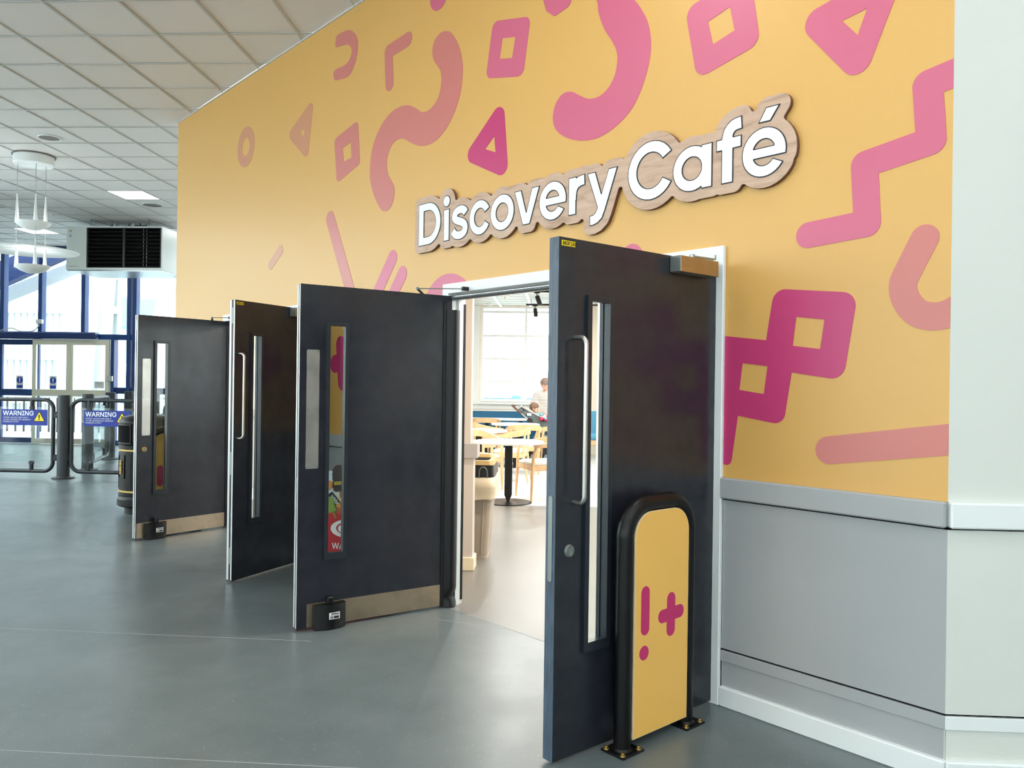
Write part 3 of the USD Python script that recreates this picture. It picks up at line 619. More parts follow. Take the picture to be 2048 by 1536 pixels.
# ------------------------------------------------------------------ the sign
def sub(g, *h): return g.difference(unary_union(h))
def path(pts, w, k=4): return LineString(smooth_poly(pts, k, False)).buffer(w, cap_style=2, join_style=1, quad_segs=8)
def letter_e(dx):
    inner = ell(1.3215 + dx, 0.086, 0.0545, 0.058)
    g = sub(ell(1.3215 + dx, 0.0865, 0.1115, 0.1125), inner.intersection(sbox(0, 0.109, 9, 1)), inner.intersection(sbox(0, -1, 9, 0.061)))
    return sub(g, Polygon([(1.352 + dx, 0.061), (1.46 + dx, 0.061), (1.46 + dx, 0.004), (1.422 + dx, 0.027), (1.368 + dx, 0.052)]))
LET = [
    sub(unary_union([sbox(0, -0.02, 0.115, 0.27), Point(0.111, 0.125).buffer(0.145, quad_segs=16).intersection(sbox(0.05, -1, 1, 1))]), unary_union([sbox(0.062, 0.038, 0.112, 0.214), Point(0.110, 0.126).buffer(0.088, quad_segs=16).intersection(sbox(0.1, -1, 1, 1))])),
    unary_union([sbox(0.288, -0.02, 0.35, 0.192), Point(0.318, 0.245).buffer(0.0385)]),
    path([(0.527, 0.136), (0.505, 0.160), (0.466, 0.1685), (0.425, 0.158), (0.4065, 0.135), (0.412, 0.113), (0.440, 0.098), (0.478, 0.086), (0.510, 0.068), (0.521, 0.044), (0.510, 0.018), (0.48, 0.004), (0.449, 0.002), (0.413, 0.012), (0.387, 0.041)], 0.0295),
    sub(ell(0.668, 0.0865, 0.108, 0.1125), ell(0.668, 0.0865, 0.053, 0.0565), Polygon([(0.655, 0.0865), (0.716, 0.111), (0.80, 0.156), (0.80, 0.013), (0.717, 0.062)])),
    sub(ell(0.883, 0.0865, 0.112, 0.1125), ell(0.882, 0.0865, 0.055, 0.0555)),
    Polygon([(0.994, 0.192), (1.055, 0.192), (1.102, 0.054), (1.149, 0.192), (1.214, 0.192), (1.132, -0.02), (1.071, -0.02)]),
    letter_e(0.0),
    unary_union([sbox(1.449, -0.02, 1.508, 0.191), path([(1.479, 0.06), (1.484, 0.11), (1.502, 0.143), (1.535, 0.16), (1.573, 0.1635)], 0.031)]),
    unary_union([Polygon([(1.589, 0.19), (1.65, 0.19), (1.700, 0.052), (1.668, -0.008)]), Polygon([(1.745, 0.19), (1.808, 0.19), (1.722, -0.03), (1.703, -0.068), (1.672, -0.09), (1.640, -0.099), (1.612, -0.10), (1.611, -0.044), (1.638, -0.041), (1.655, -0.030), (1.667, -0.008)])]),
    sub(ell(2.028, 0.1255, 0.1505, 0.1505), ell(2.026, 0.1255, 0.087, 0.090), Polygon([(2.0, 0.1255), (2.107, 0.174), (2.26, 0.256), (2.26, -0.005), (2.108, 0.078)])),
    unary_union([sub(ell(2.277, 0.0865, 0.1125, 0.1115), ell(2.2775, 0.0865, 0.0555, 0.0545)), sbox(2.332, -0.02, 2.393, 0.191)]),
    unary_union([sbox(2.443, -0.02, 2.506, 0.2), sbox(2.414, 0.136, 2.549, 0.191), path([(2.4745, 0.14), (2.4745, 0.19), (2.484, 0.222), (2.51, 0.243), (2.551, 0.2485)], 0.0305)]),
    unary_union([letter_e(1.3415), Polygon([(2.633, 0.22), (2.694, 0.219), (2.741, 0.284), (2.672, 0.285)])]),
]
sign = thing('wall_sign', 'cut-out wooden sign with raised white letters on the orange wall', 'sign', W(2.4836, 0, 2.4753), WR)
KS = 1.0098
LET = [affinity.scale(g, KS, KS, origin=(0, 0)) for g in LET]
brd = unary_union(LET).buffer(0.047, quad_segs=10)
brd = unary_union([Polygon(p.exterior) for p in polys(brd.buffer(0.016).buffer(-0.016))])
part('board', plate(brd, -0.024, -0.001), M['veneer'], sign, 'wood veneered backing board cut around the words', smooth=40)
part('board_core', plate(brd.buffer(0.0004), -0.0225, -0.0005), M['board_edge'], sign, 'darker cut edge of the board', smooth=40)
for ch, g in zip('DiscoveryCafé', LET):
    o = part('letter', plate(g, -0.0275, -0.024), M['sign_black'], sign, f'letter {ch} with a black outline', smooth=40)
    part('white_face', plate(g.buffer(-0.0045), -0.0285, -0.0275), M['sign_white'], o, smooth=40)

# ------------------------------------------------------------------ hoop guards standing off the open doors
def guard(label, A, B):
    d = (B - A) / np.linalg.norm(B - A); L = np.linalg.norm(B - A)
    G = thing('door_guard', label, 'door guard', A, math.atan2(d[1], d[0]))
    pts = fillet([(0, 0, 0.006), (0, 0, 1.006), (L, 0, 1.006), (L, 0, 0.006)], 0.135, 10)
    part('hoop', tube(pts, 0.036, 20), M['black_powder'], G, 'black powder-coated tubular hoop')
    for x in (0, L):
        bp = part('base_plate', box((x - 0.067, -0.064, 0), (x + 0.067, 0.058, 0.009), 0.002), M['black_metal'], G)
        for dx in (-0.05, 0.05):
            for dy in (-0.047, 0.041):
                b = part('bolt', cat(lathe([(0, 0.012), (0.012, 0.012), (0.013, 0.009), (0.013, 0.008)], 18, (x + dx, dy, 0)), lathe([(0, 0.021), (0.0075, 0.021), (0.0085, 0.019), (0.0085, 0.011)], 6, (x + dx, dy, 0))), M['brass_bolt'], bp)
        part('weld_collar', lathe([(0.036, 0.018), (0.044, 0.009), (0.044, 0.0085)], 20, (x, 0, 0)), M['black_powder'], bp)
    pan = sbox(0.030, 0.045, L - 0.030, 0.86).union(rrect(0.030, 0.5, L - 0.030, 0.976, 0.105, 10))
    part('panel_core', plate(pan, -0.0325, -0.0245), M['guard_edge'], G)
    ob = LineString([(0.097, 0.49), (0.097, 0.64)]).buffer(0.027)
    od = Point(0.092, 0.39).buffer(0.030)
    pl = LineString([(0.270, 0.455), (0.271, 0.586)]).buffer(0.0285).union(LineString([(0.212, 0.520), (0.332, 0.524)]).buffer(0.0285))
    for y0, y1, y2 in ((-0.0336, -0.0325, -0.0342), (-0.0245, -0.0234, -0.0228)):
        pn = part('panel', plate(pan.buffer(-0.0022), y0, y1), M['guard_yellow'], G, 'yellow panel')
        ya, yb = min(y0, y2), max(y1, y2)
        ya, yb = (y2, y0) if y2 < y0 else (y1, y2)
        part('exclamation_bar', plate(ob, ya, yb), M['guard_magenta'], pn)
        part('exclamation_dot', plate(od, ya, yb), M['guard_magenta'], pn)
        part('plus_mark', plate(pl, ya, yb), M['guard_magenta'], pn)
    return G
gA, gB = W(-0.012, 0.724), W(-0.014, 0.301)
gg = guard('yellow-panelled black hoop guard with pink exclamation and plus marks at the nearest door', gA, gB)
guard('yellow-panelled black hoop guard half hidden behind the farthest door, seen through its glass', W(5.935, 0.735), W(5.925, 0.312))
# ------------------------------------------------------------------ ice-cream advertising board standing between the doorways
bd = thing('advertising_board', 'red ice-cream advertising board seen through the glass of the nearer left door leaf', 'sign', (-1.87, 5.742, 0), math.radians(-1))
bw, bh = 0.62, 0.85
part('board', plate(sbox(0, 0, bw, 0.80).union(rrect(0, 0.5, bw, bh, 0.09)), 0, 0.02), M['poster_ground'], bd)
part('strut', box((0.12, 0.02, 0), (0.16, 0.075, 0.6)), M['black_plastic'], bd)
cx, cz = 0.350, 0.434
def half_swirl():
    g = unary_union([ell(cx, cz, 0.112, 0.064).difference(ell(cx + 0.012, cz + 0.002, 0.084, 0.046)), ell(cx + 0.004, cz, 0.062, 0.036).difference(ell(cx + 0.014, cz + 0.002, 0.036, 0.020))])
    return g.intersection(sbox(-1, 0, cx - 0.002, 2))
sw = half_swirl(); sw = unary_union([sw, affinity.scale(sw, -1, 1, origin=(cx, cz))])
part('ring_emblem', plate(sw, -0.0012, 0), M['poster_white'], bd, 'white double-ring emblem')
part('lettering', text_on("WALL'S", 0.040, cx, 0.288, 0, -1, 0.0012, True, 1.0, True), M['poster_white'], bd)
def lolly(cx, cz, w, h, m, tilt, nm, wob=0.01):
    g = sbox(-w / 2, -h / 2, w / 2, h / 2 - w / 2).union(Point(0, h / 2 - w / 2).buffer(w / 2))
    p = np.array(g.buffer(0.004).exterior.segmentize(0.008).coords)
    p += (meshkit.noise(np.c_[p * 70, np.zeros(len(p))], 3)[:, None] - 0.5) * wob
    g = affinity.translate(affinity.rotate(Polygon(p).buffer(0), tilt, origin=(0, 0)), cx, cz)
    stick = affinity.translate(affinity.rotate(sbox(-0.008, -h / 2 - 0.05, 0.008, -h / 2 + 0.01).buffer(0.002), tilt, origin=(0, 0)), cx, cz)
    o = part(nm, plate(g, -0.010, 0.002), m, bd)
    part('stick', plate(stick, -0.004, 0.002), M['ice_stick'], o)
    return o
lo = lolly(0.303, 0.800, 0.100, 0.185, M['choc'], 4, 'chocolate_lolly', 0.014)
part('name_band', plate(affinity.rotate(sbox(0.262, 0.754, 0.332, 0.776), 5), -0.0112, -0.0098), M['label_yellow'], lo)
part('lettering', rot(text_on('FEAST', 0.0145, 0.297, 0.758, -0.0112, -1, 0.0006, True, 1.2, True), -math.radians(5), (0, 1, 0), (0.297, 0, 0.765)), M['ink_black'], lo)
lolly(0.42, 0.74, 0.08, 0.15, M['choc'], -18, 'chocolate_lolly', 0.012)
lolly(0.238, 0.605, 0.050, 0.105, M['ice_green'], 22, 'green_lolly', 0.010)
lolly(0.50, 0.66, 0.06, 0.13, M['ice_green'], -24, 'green_lolly', 0.010)
rp = lambda g: affinity.translate(affinity.rotate(g, -52, origin=(0, 0)), 0.268, 0.642)
pk = part('ice_tube_pack', plate(rp(rrect(-0.062, -0.020, 0.062, 0.020, 0.006)), -0.007, 0.001), M['pack_black'], bd)
lt = rot(move(text_on('Calippo', 0.022, 0, 0, 0, -1, 0.0006, True, 0.95, True), (-0.012, 0, -0.008)), math.radians(52 + 180), (0, 1, 0))
part('lettering', move(lt, (0.268, -0.007, 0.642)), M['poster_white'], pk)
part('pack_end', plate(rp(rrect(0.036, -0.018, 0.060, 0.018, 0.006)), -0.0078, -0.006), M['pack_orange'], pk)
part('orange_lolly', plate(ell(0.226, 0.748, 0.024, 0.034), -0.006, 0.001), M['pack_orange'], bd)

# ------------------------------------------------------------------ hall ceiling fittings
def speaker(name_label, x, y, r=0.135):
    s = thing('ceiling_speaker', name_label, 'ceiling speaker', (x, y, CEIL))
    part('bezel', lathe([(r - 0.02, 0.001), (r - 0.018, -0.009), (r - 0.004, -0.010), (r, -0.003), (r, 0.003)], 36), M['white_gloss'], s)
    part('grille', lathe([(0, -0.006), (r - 0.019, -0.004), (r - 0.019, 0.002)], 36), M['detail_grey'], s)
speaker('round ceiling speaker above the pendant lamp', -6.357, 9.62)
speaker('round ceiling speaker right of the ceiling light panel', -6.98, 13.36, 0.17)
sm = thing('smoke_detector', 'small white smoke detector on the ceiling beside the heater', 'smoke detector', (-9.23, 14.0, CEIL))
part('body', lathe([(0, -0.045), (0.03, -0.044), (0.045, -0.03), (0.052, -0.012), (0.055, 0)], 24), M['white_gloss'], sm)

# pendant lamp with a disc between two bowls
PX, PY = -7.09, 10.41
pend = thing('pendant_lamp', 'white pendant lamp with a large disc hung between two shallow bowls', 'lamp', (PX, PY, 0))
part('ceiling_rose', lathe([(0, CEIL - 0.125), (0.235, CEIL - 0.125), (0.245, CEIL - 0.115), (0.245, CEIL - 0.006)], 48), M['lamp_white'], pend)
part('rose_flange', lathe([(0, CEIL - 0.012), (0.262, CEIL - 0.012), (0.262, CEIL + 0.001)], 48), M['detail_grey'], pend)
wires = [(-0.165, -0.09), (0.10, -0.10), (0.12, 0.08)]
for x, y in wires:
    part('wire', tube([(x, y, 2.95), (x, y, CEIL - 0.12)], 0.004, 8), M['alu'], pend)
    for zb in (3.60, 3.00): part('sheath', tube([(x, y, zb - 0.03), (x, y, zb + 0.06), (x, y, zb + 0.36)], [0.030, 0.024, 0.006], 10), M['lamp_white'], pend)
def bowl(z, nm):
    pr = [(0.0, z - 0.105), (0.08, z - 0.098), (0.15, z - 0.07), (0.20, z - 0.03), (0.217, z), (0.211, z), (0.194, z - 0.026), (0.145, z - 0.062), (0.078, z - 0.09), (0, z - 0.097)]
    b = part(nm, lathe(pr, 48), M['lamp_white'], pend, smooth=50)
    part('bulb', lathe([(0, z - 0.09), (0.04, z - 0.075), (0.055, z - 0.045), (0.04, z - 0.018), (0, z - 0.008)], 20), M['bulb_glow'], b, smooth=True)
bowl(3.595, 'upper_bowl'); bowl(3.01, 'lower_bowl')
part('reflector_disc', lathe([(0, 3.236), (0.3, 3.232), (0.55, 3.216), (0.602, 3.207), (0.605, 3.213), (0.55, 3.228), (0.3, 3.246), (0, 3.25)], 64, (-0.05, 0, 0)), M['lamp_white'], pend, 'large white reflector disc', smooth=40)

# suspended warm-air heater
HX0, HX1, HY, HZ0, HZ1 = -9.215, -7.37, 14.49, 3.53, 4.345
ht = thing('air_heater', 'white box heater with black louvres hung from the ceiling', 'heater', (0, 0, 0))
gx0, gx1, gz0, gz1 = -8.825, -7.392, 3.572, 4.318
shell = sbox(HX0, HZ0, HX1, HZ1).difference(sbox(gx0, gz0, gx1, gz1))
part('front_panel', plate(shell, HY, HY + 0.03), M['heater_white'], ht)
part('casing', cat(plate(sbox(HX0, HZ0, HX1, HZ1).difference(sbox(HX0 + 0.02, HZ0 + 0.02, HX1 - 0.02, HZ1 - 0.02)), HY + 0.03, HY + 1.05), plate(sbox(HX0 + 0.02, HZ0 + 0.02, HX1 - 0.02, HZ1 - 0.02), HY + 1.03, HY + 1.05)), M['heater_white'], ht)
part('inner_void', box((gx0 - 0.02, HY + 0.14, gz0 - 0.02), (gx1 + 0.02, HY + 0.16, gz1 + 0.02)), M['shadow_gap'], ht)
gm = -8.11
part('grille_frame', plate(sbox(gx0, gz0, gx1, gz1).difference(unary_union([sbox(gx0 + 0.028, gz0 + 0.01, gm - 0.02, gz1 - 0.012), sbox(gm + 0.02, gz0 + 0.01, gx1 - 0.022, gz1 - 0.012)])), HY - 0.002, HY + 0.05), M['louvre_black'], ht)
for k in range(10):
    z = gz0 + 0.022 + k * (gz1 - gz0 - 0.03) / 10
    for a, b in ((gx0 + 0.028, gm - 0.02), (gm + 0.02, gx1 - 0.022)):
        part('louvre', rot(box((a, HY, z + 0.008), (b, HY + 0.075, z + 0.014), 0.002), math.radians(-14), (1, 0, 0), (0, HY, z)), M['louvre_black'], ht)
for k in range(10):
    z = gz0 + 0.03 + k * (gz1 - gz0 - 0.03) / 10
    part('louvre_link', cat(box((-7.735, HY - 0.004, z), (-7.728, HY + 0.004, z + 0.05)), box((-7.672, HY - 0.004, z), (-7.665, HY + 0.004, z + 0.05))), M['closer_grey'], ht)
part('maker_badge', cat(plate(Point(HX0 + 0.075, 4.255).buffer(0.024).difference(Point(HX0 + 0.075, 4.255).buffer(0.013)), HY - 0.002, HY)), M['bronze'], ht)
part('lettering', cat(box((HX0 + 0.05, HY - 0.0015, 4.185), (HX0 + 0.10, HY, 4.192)), box((HX0 + 0.055, HY - 0.0015, 4.150), (HX0 + 0.095, HY, 4.168)), box((HX0 + 0.05, HY - 0.0015, 3.590), (HX0 + 0.21, HY, 3.597)), box((HX0 + 0.225, HY - 0.0015, 3.588), (HX0 + 0.24, HY, 3.602))), M['closer_grey'], ht)
part('bottom_tray', box((HX0 + 0.01, HY + 0.02, HZ0 - 0.02), (HX1 - 0.01, HY + 1.0, HZ0 + 0.002)), M['alu'], ht)
for x in (-8.78, -7.67):
    part('hanger', cat(tube([(x, HY + 0.06, HZ1 - 0.01), (x, HY + 0.06, CEIL)], 0.006, 8), tube([(x, HY + 0.06, CEIL - 0.01), (x + 0.28, HY + 0.9, CEIL - 0.06), (x + 0.3, HY + 0.95, HZ1)], 0.005, 8)), M['closer_grey'], ht)
part('gas_cock', cat(cyl((-7.95, HY + 0.1, HZ1 + 0.025), (-7.75, HY + 0.1, HZ1 + 0.02), 0.016, 10), cyl((-7.84, HY + 0.1, HZ1), (-7.86, HY + 0.1, HZ1 + 0.07), 0.010, 10)), M['black_metal'], ht)
for x, r in ((-8.62, 0.06), (-8.25, 0.09), (-7.95, 0.05)):
    part('flue_pipe', cyl((x, HY + 0.55, HZ1 - 0.02), (x + 0.02, HY + 0.55, CEIL + 0.02), r, 20), M['alu'], ht)

# ------------------------------------------------------------------ glazed wall at the far end
gl = thing('window_1', 'blue-framed glazed wall at the far end of the hall', 'window', (0, 0, 0), kind=st)
XR = e1[0] - 0.05
mull = [-15.9, -14.7, -13.65, -12.66, -11.76, -10.75, -9.68, -9.55, -8.55, -7.55, -6.5, -5.5, -4.55]
DX0, DX1 = -13.75, -10.05
for x in mull:
    z0 = 2.38 if DX0 < x < DX1 else 0
    part('mullion', box((x - 0.045, GY - 0.08, z0), (x + 0.045, GY + 0.08, CEIL), 0.006), M['blue_frame'], gl)
part('transom', box((-16, GY - 0.06, 2.38), (XR, GY + 0.06, 2.50), 0.006), M['blue_frame'], gl)
part('head_rail', box((-16, GY - 0.06, CEIL - 0.10), (XR, GY + 0.06, CEIL), 0.006), M['blue_frame'], gl)
part('sill_rail', cat(box((-16, GY - 0.06, 0), (DX0, GY + 0.06, 0.1), 0.006), box((DX1, GY - 0.06, 0), (XR, GY + 0.06, 0.1), 0.006)), M['blue_frame'], gl)
part('mid_rail', box((DX1, GY - 0.05, 1.16), (XR, GY + 0.05, 1.30), 0.006), M['blue_dark'], gl)
for a, b in zip(mull, mull[1:]):
    if b - a < 0.3: continue
    part('pane', box((a + 0.044, GY - 0.006, 2.50), (b - 0.044, GY + 0.006, CEIL - 0.10)), M['pane_tint'], gl)
    if not (DX0 - 0.1 < (a + b) / 2 < DX1):
        part('pane', box((a + 0.044, GY - 0.006, 0.1), (b - 0.044, GY + 0.006, 2.38)), M['pane_tint'], gl)
part('operator_cover', box((DX0, GY - 0.26, 2.385), (-10.36, GY - 0.04, 2.535), 0.03), M['blue_dark'], gl, 'blue cover of the sliding door gear')
part('cable', tube(smooth_poly([(-12.7, GY - 0.1, 2.55), (-12.4, GY - 0.12, 2.62), (-12.2, GY - 0.1, 2.55), (-11.9, GY - 0.1, 2.56), (-11.75, GY - 0.1, 2.7)], 4, False), 0.012, 8), M['white_gloss'], gl)
part('sensor_box', box((-11.80, GY - 0.16, 2.72), (-11.66, GY - 0.08, 2.82), 0.01), M['white_gloss'], gl)
part('door_jamb', box((DX1 - 0.03, GY - 0.1, 0), (DX1 + 0.05, GY + 0.08, 2.40), 0.005), M['blue_frame'], gl)
sd = thing('door_5', 'cream-framed glass sliding door below the blue beam', 'door', (0, 0, 0), kind=st)
def slider(x0, x1, y, m, zt=2.37, st_=0.11, lock=True):
    ring = sbox(x0, 0.012, x1, zt).difference(unary_union([sbox(x0 + st_, 0.13, x1 - st_, 1.09), sbox(x0 + st_, 1.235, x1 - st_, zt - 0.12)]))
    f = part('leaf_frame', plate(ring, y - 0.03, y + 0.03), m, sd)
    part('pane', box((x0 + st_ - 0.001, y - 0.005, 0.13), (x1 - st_ + 0.001, y + 0.005, 1.09)), M['pane_tint'], f)
    part('pane', box((x0 + st_ - 0.001, y - 0.005, 1.235), (x1 - st_ + 0.001, y + 0.005, zt - 0.12)), M['pane_tint'], f)
    return f
f1 = slider(-11.86, -10.98, GY - 0.14, M['cream_frame'], st_=0.085)
f2 = slider(-11.00, -10.08, GY - 0.13, M['cream_frame'], st_=0.085)
f3 = slider(-12.72, -11.80, GY + 0.0, M['blue_frame'], st_=0.05)
f4 = slider(-13.70, -12.72, GY + 0.0, M['blue_frame'], st_=0.05)
def bang(x, y, par):
    s = part('mandatory_sticker', plate(sbox(x - 0.08, 1.24, x + 0.08, 1.54), y - 0.002, y), M['sticker_white'], par, 'blue round exclamation sticker on the glass')
    part('disc', plate(Point(x, 1.44).buffer(0.074), y - 0.003, y - 0.002), M['sticker_blue'], s)
    part('exclamation', cat(plate(rrect(x - 0.015, 1.415, x + 0.015, 1.495, 0.012), y - 0.004, y - 0.003), plate(Point(x, 1.392).buffer(0.014), y - 0.004, y - 0.003)), M['sticker_white'], s)
    part('text_bar', plate(sbox(x - 0.07, 1.262, x + 0.07, 1.325), y - 0.003, y - 0.002), M['sticker_blue'], s)
bang(-12.26, GY - 0.008, f3); bang(-11.38, GY - 0.148, f1)
nt = part('notice', plate(sbox(-10.42, 1.28, -10.20, 1.43), GY - 0.139, GY - 0.136), M['sticker_white'], f2, 'small white notice on the glass')
part('print', cat(*[box((-10.39, GY - 0.1396, z), (-10.24, GY - 0.139, z + 0.008)) for z in (1.40, 1.385, 1.345)]), M['grey_paint'], nt)
part('door_lock', box((-10.12, GY - 0.2, 1.44), (-9.98, GY - 0.15, 1.56), 0.01), M['steel'], sd)

# ------------------------------------------------------------------ barrier posts and gates
BY = 11.55
def post_mesh(P):
    part('tube', lathe([(0, 1.245), (0.082, 1.245), (0.088, 1.238), (0.088, 0.02)], 32), M['post_grey'], P)
    part('flange', lathe([(0.155, 0), (0.155, 0.018), (0.15, 0.022), (0.10, 0.024), (0.092, 0.04), (0.088, 0.04)], 32), M['post_grey'], P)
po = thing('barrier_post', 'dark grey steel barrier post between the two front gates', 'post', (-7.345, BY, 0)); post_mesh(po)
copy_of(po, (-7.62, 12.62, 0), 0, 'dark grey barrier post just behind the post between the front gates')
copy_of(po, (-8.30, 14.45, 0), 0, 'dark grey barrier post at the end of the gate that runs away from the viewer')
copy_of(po, (-8.85, 16.1, 0), 0, 'second farthest dark grey barrier post, before the blue door jamb')
copy_of(po, (-8.55, 16.6, 0), 0, 'farthest dark grey barrier post, by the blue mullion')
def gate(label, W_, loc, rz, hinge_right, sign_on=True):
    g = thing('barrier_gate', label, 'gate', loc, rz)
    z0, z1, r = 0.105, 1.172, 0.14
    f = fillet([(W_ / 2, 0, z0), (0.03, 0, z0), (0.03, 0, z1), (W_ - 0.03, 0, z1), (W_ - 0.03, 0, z0), (W_ / 2, 0, z0)], r, 7)
    part('frame', tube(f, 0.029, 14, cap=False), M['gate_grey'], g, 'tubular steel frame')
    part('glass_panel', box((0.17, -0.005, 0.235), (W_ - 0.17, 0.005, 1.06)), M['pane_rail'], g)
    for x in (0.30, W_ - 0.36):
        for z, s in ((z0, 1), (z1, -1)):
            part('glass_clamp', cat(cyl((x, 0, z), (x, 0, z + s * 0.115), 0.030, 14), cyl((x + 0.0, -0.025, z + s * 0.125), (x + 0.0, 0.025, z + s * 0.125), 0.030, 14)), M['gate_grey'], g)
    hx = W_ if hinge_right else 0
    for z in (0.95, 0.31): part('hinge', cat(box((hx - 0.04, -0.02, z - 0.03), (hx + 0.055, 0.02, z + 0.03), 0.004), cyl((hx + 0.005, 0, z - 0.045), (hx + 0.005, 0, z + 0.045), 0.022, 12)), M['gate_grey'], g)
    return g
def warning(parent_label, x0, z0, y):
    w, h = 0.715, 0.236
    s = thing('warning_sign', parent_label, 'sign', (x0, y, z0))
    part('plate', box((0, 0, 0), (w, 0.004, h), 0.001), M['sign_blue'], s)
    part('lettering', text_on('WARNING', 0.066, 0.022, 0.146, 0, -1, 0.001, True, 1.06), M['sign_white'], s)
    for k, t in enumerate(('THESE GATES ARE ONLY', 'TO BE OPENED BY MERSEY', 'FERRIES STAFF')):
        part('lettering', text_on(t, 0.0215, 0.024, 0.104 - k * 0.032, 0, -1, 0.001, False, 1.12), M['sticker_white'], s)
    tri = lambda k: Polygon([(0.50 + k, 0.06 + k * 0.6), (0.675 - k, 0.06 + k * 0.6), (0.5875, 0.212 - k * 1.2)]).buffer(0.004)
    t = part('warning_triangle', plate(tri(0), -0.001, 0), M['ink_black'], s)
    part('yellow_field', plate(tri(0.017), -0.0018, -0.001), M['label_yellow'], t)
    part('exclamation', cat(plate(Polygon([(0.580, 0.155), (0.595, 0.155), (0.592, 0.105), (0.583, 0.105)]).buffer(0.003), -0.0026, -0.0018), plate(Point(0.5875, 0.088).buffer(0.009), -0.0026, -0.0018)), M['ink_black'], t)
gate('left barrier gate of grey tube and glass in front of the sliding doors', 1.62, (-9.10, BY, 0), 0, True)
gate('right barrier gate of grey tube and glass behind the litter bin', 1.36, (-7.255, BY, 0), 0, False)
warning('blue warning sign on the left barrier gate', -8.31, 0.787, BY - 0.011)
warning('blue warning sign partly hidden behind the litter bin', -7.035, 0.787, BY - 0.011)
gate('barrier gate running away from the viewer behind the front post', 1.62, (-7.66, 12.72, 0), math.atan2(1.60, -0.58), False)
gate('far barrier gate seen through the glass of the farthest door', 1.3, (-5.83, BY, 0), 0, False)

# ------------------------------------------------------------------ black litter bin
BX, BYY = -4.62, 8.82
lb = thing('litter_bin', 'black domed litter bin with gold bands behind the farthest door', 'litter bin', (BX, BYY, 0))
R = 0.30
part('body', lathe([(0, 0.0), (0.235, 0.0), (0.235, 0.05), (0.24, 0.07), (0.295, 0.085), (0.312, 0.10), (0.312, 0.165), (0.300, 0.18), (0.296, 0.2), (0.300, 0.205), (0.300, 0.225), (0.294, 0.23), (0.294, 0.72), (0.300, 0.725), (0.300, 0.76), (0.296, 0.765)], 56), M['bin_black'], lb)
part('hood', lathe([(0.296, 0.765), (0.303, 0.775), (0.303, 0.785), (0.297, 0.79), (0.297, 1.0), (0.302, 1.006), (0.302, 1.02), (0.292, 1.045), (0.255, 1.075), (0.19, 1.097), (0.10, 1.108), (0, 1.111)], 56), M['bin_black'], lb, smooth=40)
for z in (0.245, 0.70):
    part('gold_band', lathe([(0.295, z), (0.3005, z + 0.003), (0.3005, z + 0.020), (0.295, z + 0.023)], 56), M['gold'], lb, 'gold band')
for k in range(44):
    a = k * 2 * math.pi / 44
    if -2.55 < math.atan2(math.sin(a), math.cos(a)) < -1.75: continue
    part('flute', tube([(0.293 * math.cos(a), 0.293 * math.sin(a), 0.285), (0.293 * math.cos(a), 0.293 * math.sin(a), 0.68)], 0.006, 6), M['bin_black'], lb)
def patch(a0, a1, z0, z1, r0, r1, n=10, rc=0.0):
    out = []
    for i in range(n):
        b0, b1 = a0 + (a1 - a0) * i / n, a0 + (a1 - a0) * (i + 1) / n
        V = [(r * math.cos(b), r * math.sin(b), z) for z in (z0, z1) for b in (b0, b1) for r in (r0, r1)]
        out.append(tm(manifold3d.Manifold.hull_points(np.array(V))))
    return cat(*out)
fa = math.radians(-128)
def ringpatch(a0, a1, z0, z1, w, r0, r1):
    dw = w / 0.3
    return cat(patch(a0, a1, z0, z0 + w, r0, r1), patch(a0, a1, z1 - w, z1, r0, r1), patch(a0, a0 + dw, z0 + w, z1 - w, r0, r1, 2), patch(a1 - dw, a1, z0 + w, z1 - w, r0, r1, 2))
for k, c in enumerate((fa, fa + math.pi)):
    part('aperture', patch(c - 0.52, c + 0.52, 0.80, 0.985, 0.2965, 0.2985), M['shadow_gap'], lb, 'black patch standing in for the shaded posting opening')
    part('aperture_rim', ringpatch(c - 0.55, c + 0.55, 0.785, 1.0, 0.014, 0.296, 0.308), M['bin_black'], lb)
dr = part('service_door', ringpatch(fa - 0.24, fa + 0.24, 0.40, 0.66, 0.006, 0.293, 0.302), M['bin_black'], lb)
pg = part('gold_plaque', ringpatch(fa - 0.10, fa + 0.06, 0.45, 0.60, 0.010, 0.295, 0.304), M['gold'], lb, 'small gold litter plaque')
part('plaque_figure', cat(patch(fa - 0.05, fa + 0.01, 0.48, 0.53, 0.295, 0.3035, 3), patch(fa - 0.045, fa + 0.0, 0.55, 0.575, 0.295, 0.3035, 3)), M['gold'], pg)

# ------------------------------------------------------------------ outside the glazed wall
pv = thing('paving', 'pale paving outside the far glazed wall', 'paving', kind=st)
part('paving_slab', box((-45, GY + 0.1, -0.15), (40, 60, -0.02)), M['paving'], pv)
cw = thing('cladding_wall', 'white ribbed metal cladding wall outside at the far left', 'wall', (-15.9, 24.0, 0), 0)
part('backing', box((-6, 0.05, 0), (2.35, 0.15, 7)), M['ext_white'], cw)
for k in range(40):
    x = -5.9 + k * 0.208
    part('rib', box((x, -0.0, 0), (x + 0.09, 0.06, 7), 0.01), M['ext_grey'], cw, smooth=False)
for z in (0.7, 2.05, 3.5, 4.55): part('rail', box((-6, -0.16, z), (2.4, 0.0, z + 0.22), 0.02), M['ext_white'], cw)
def pier(label, x, y, w, lean, h=7.5, d=0.8):
    p = thing('leaning_pier', label, 'pier', (x, y, -0.02))
    part('shaft', plate(Polygon([(-w / 2, 0), (w / 2, 0), (w / 2 + lean, h), (lean - w * 0.12, h)]), 0, d), M['ext_white'], p)
    part('edge_face', plate(Polygon([(w / 2 - 0.02, 0), (w / 2 + 0.16, 0), (w / 2 + lean + 0.12, h), (w / 2 + lean - 0.02, h)]), 0.15, d - 0.1), M['ext_grey'], p)
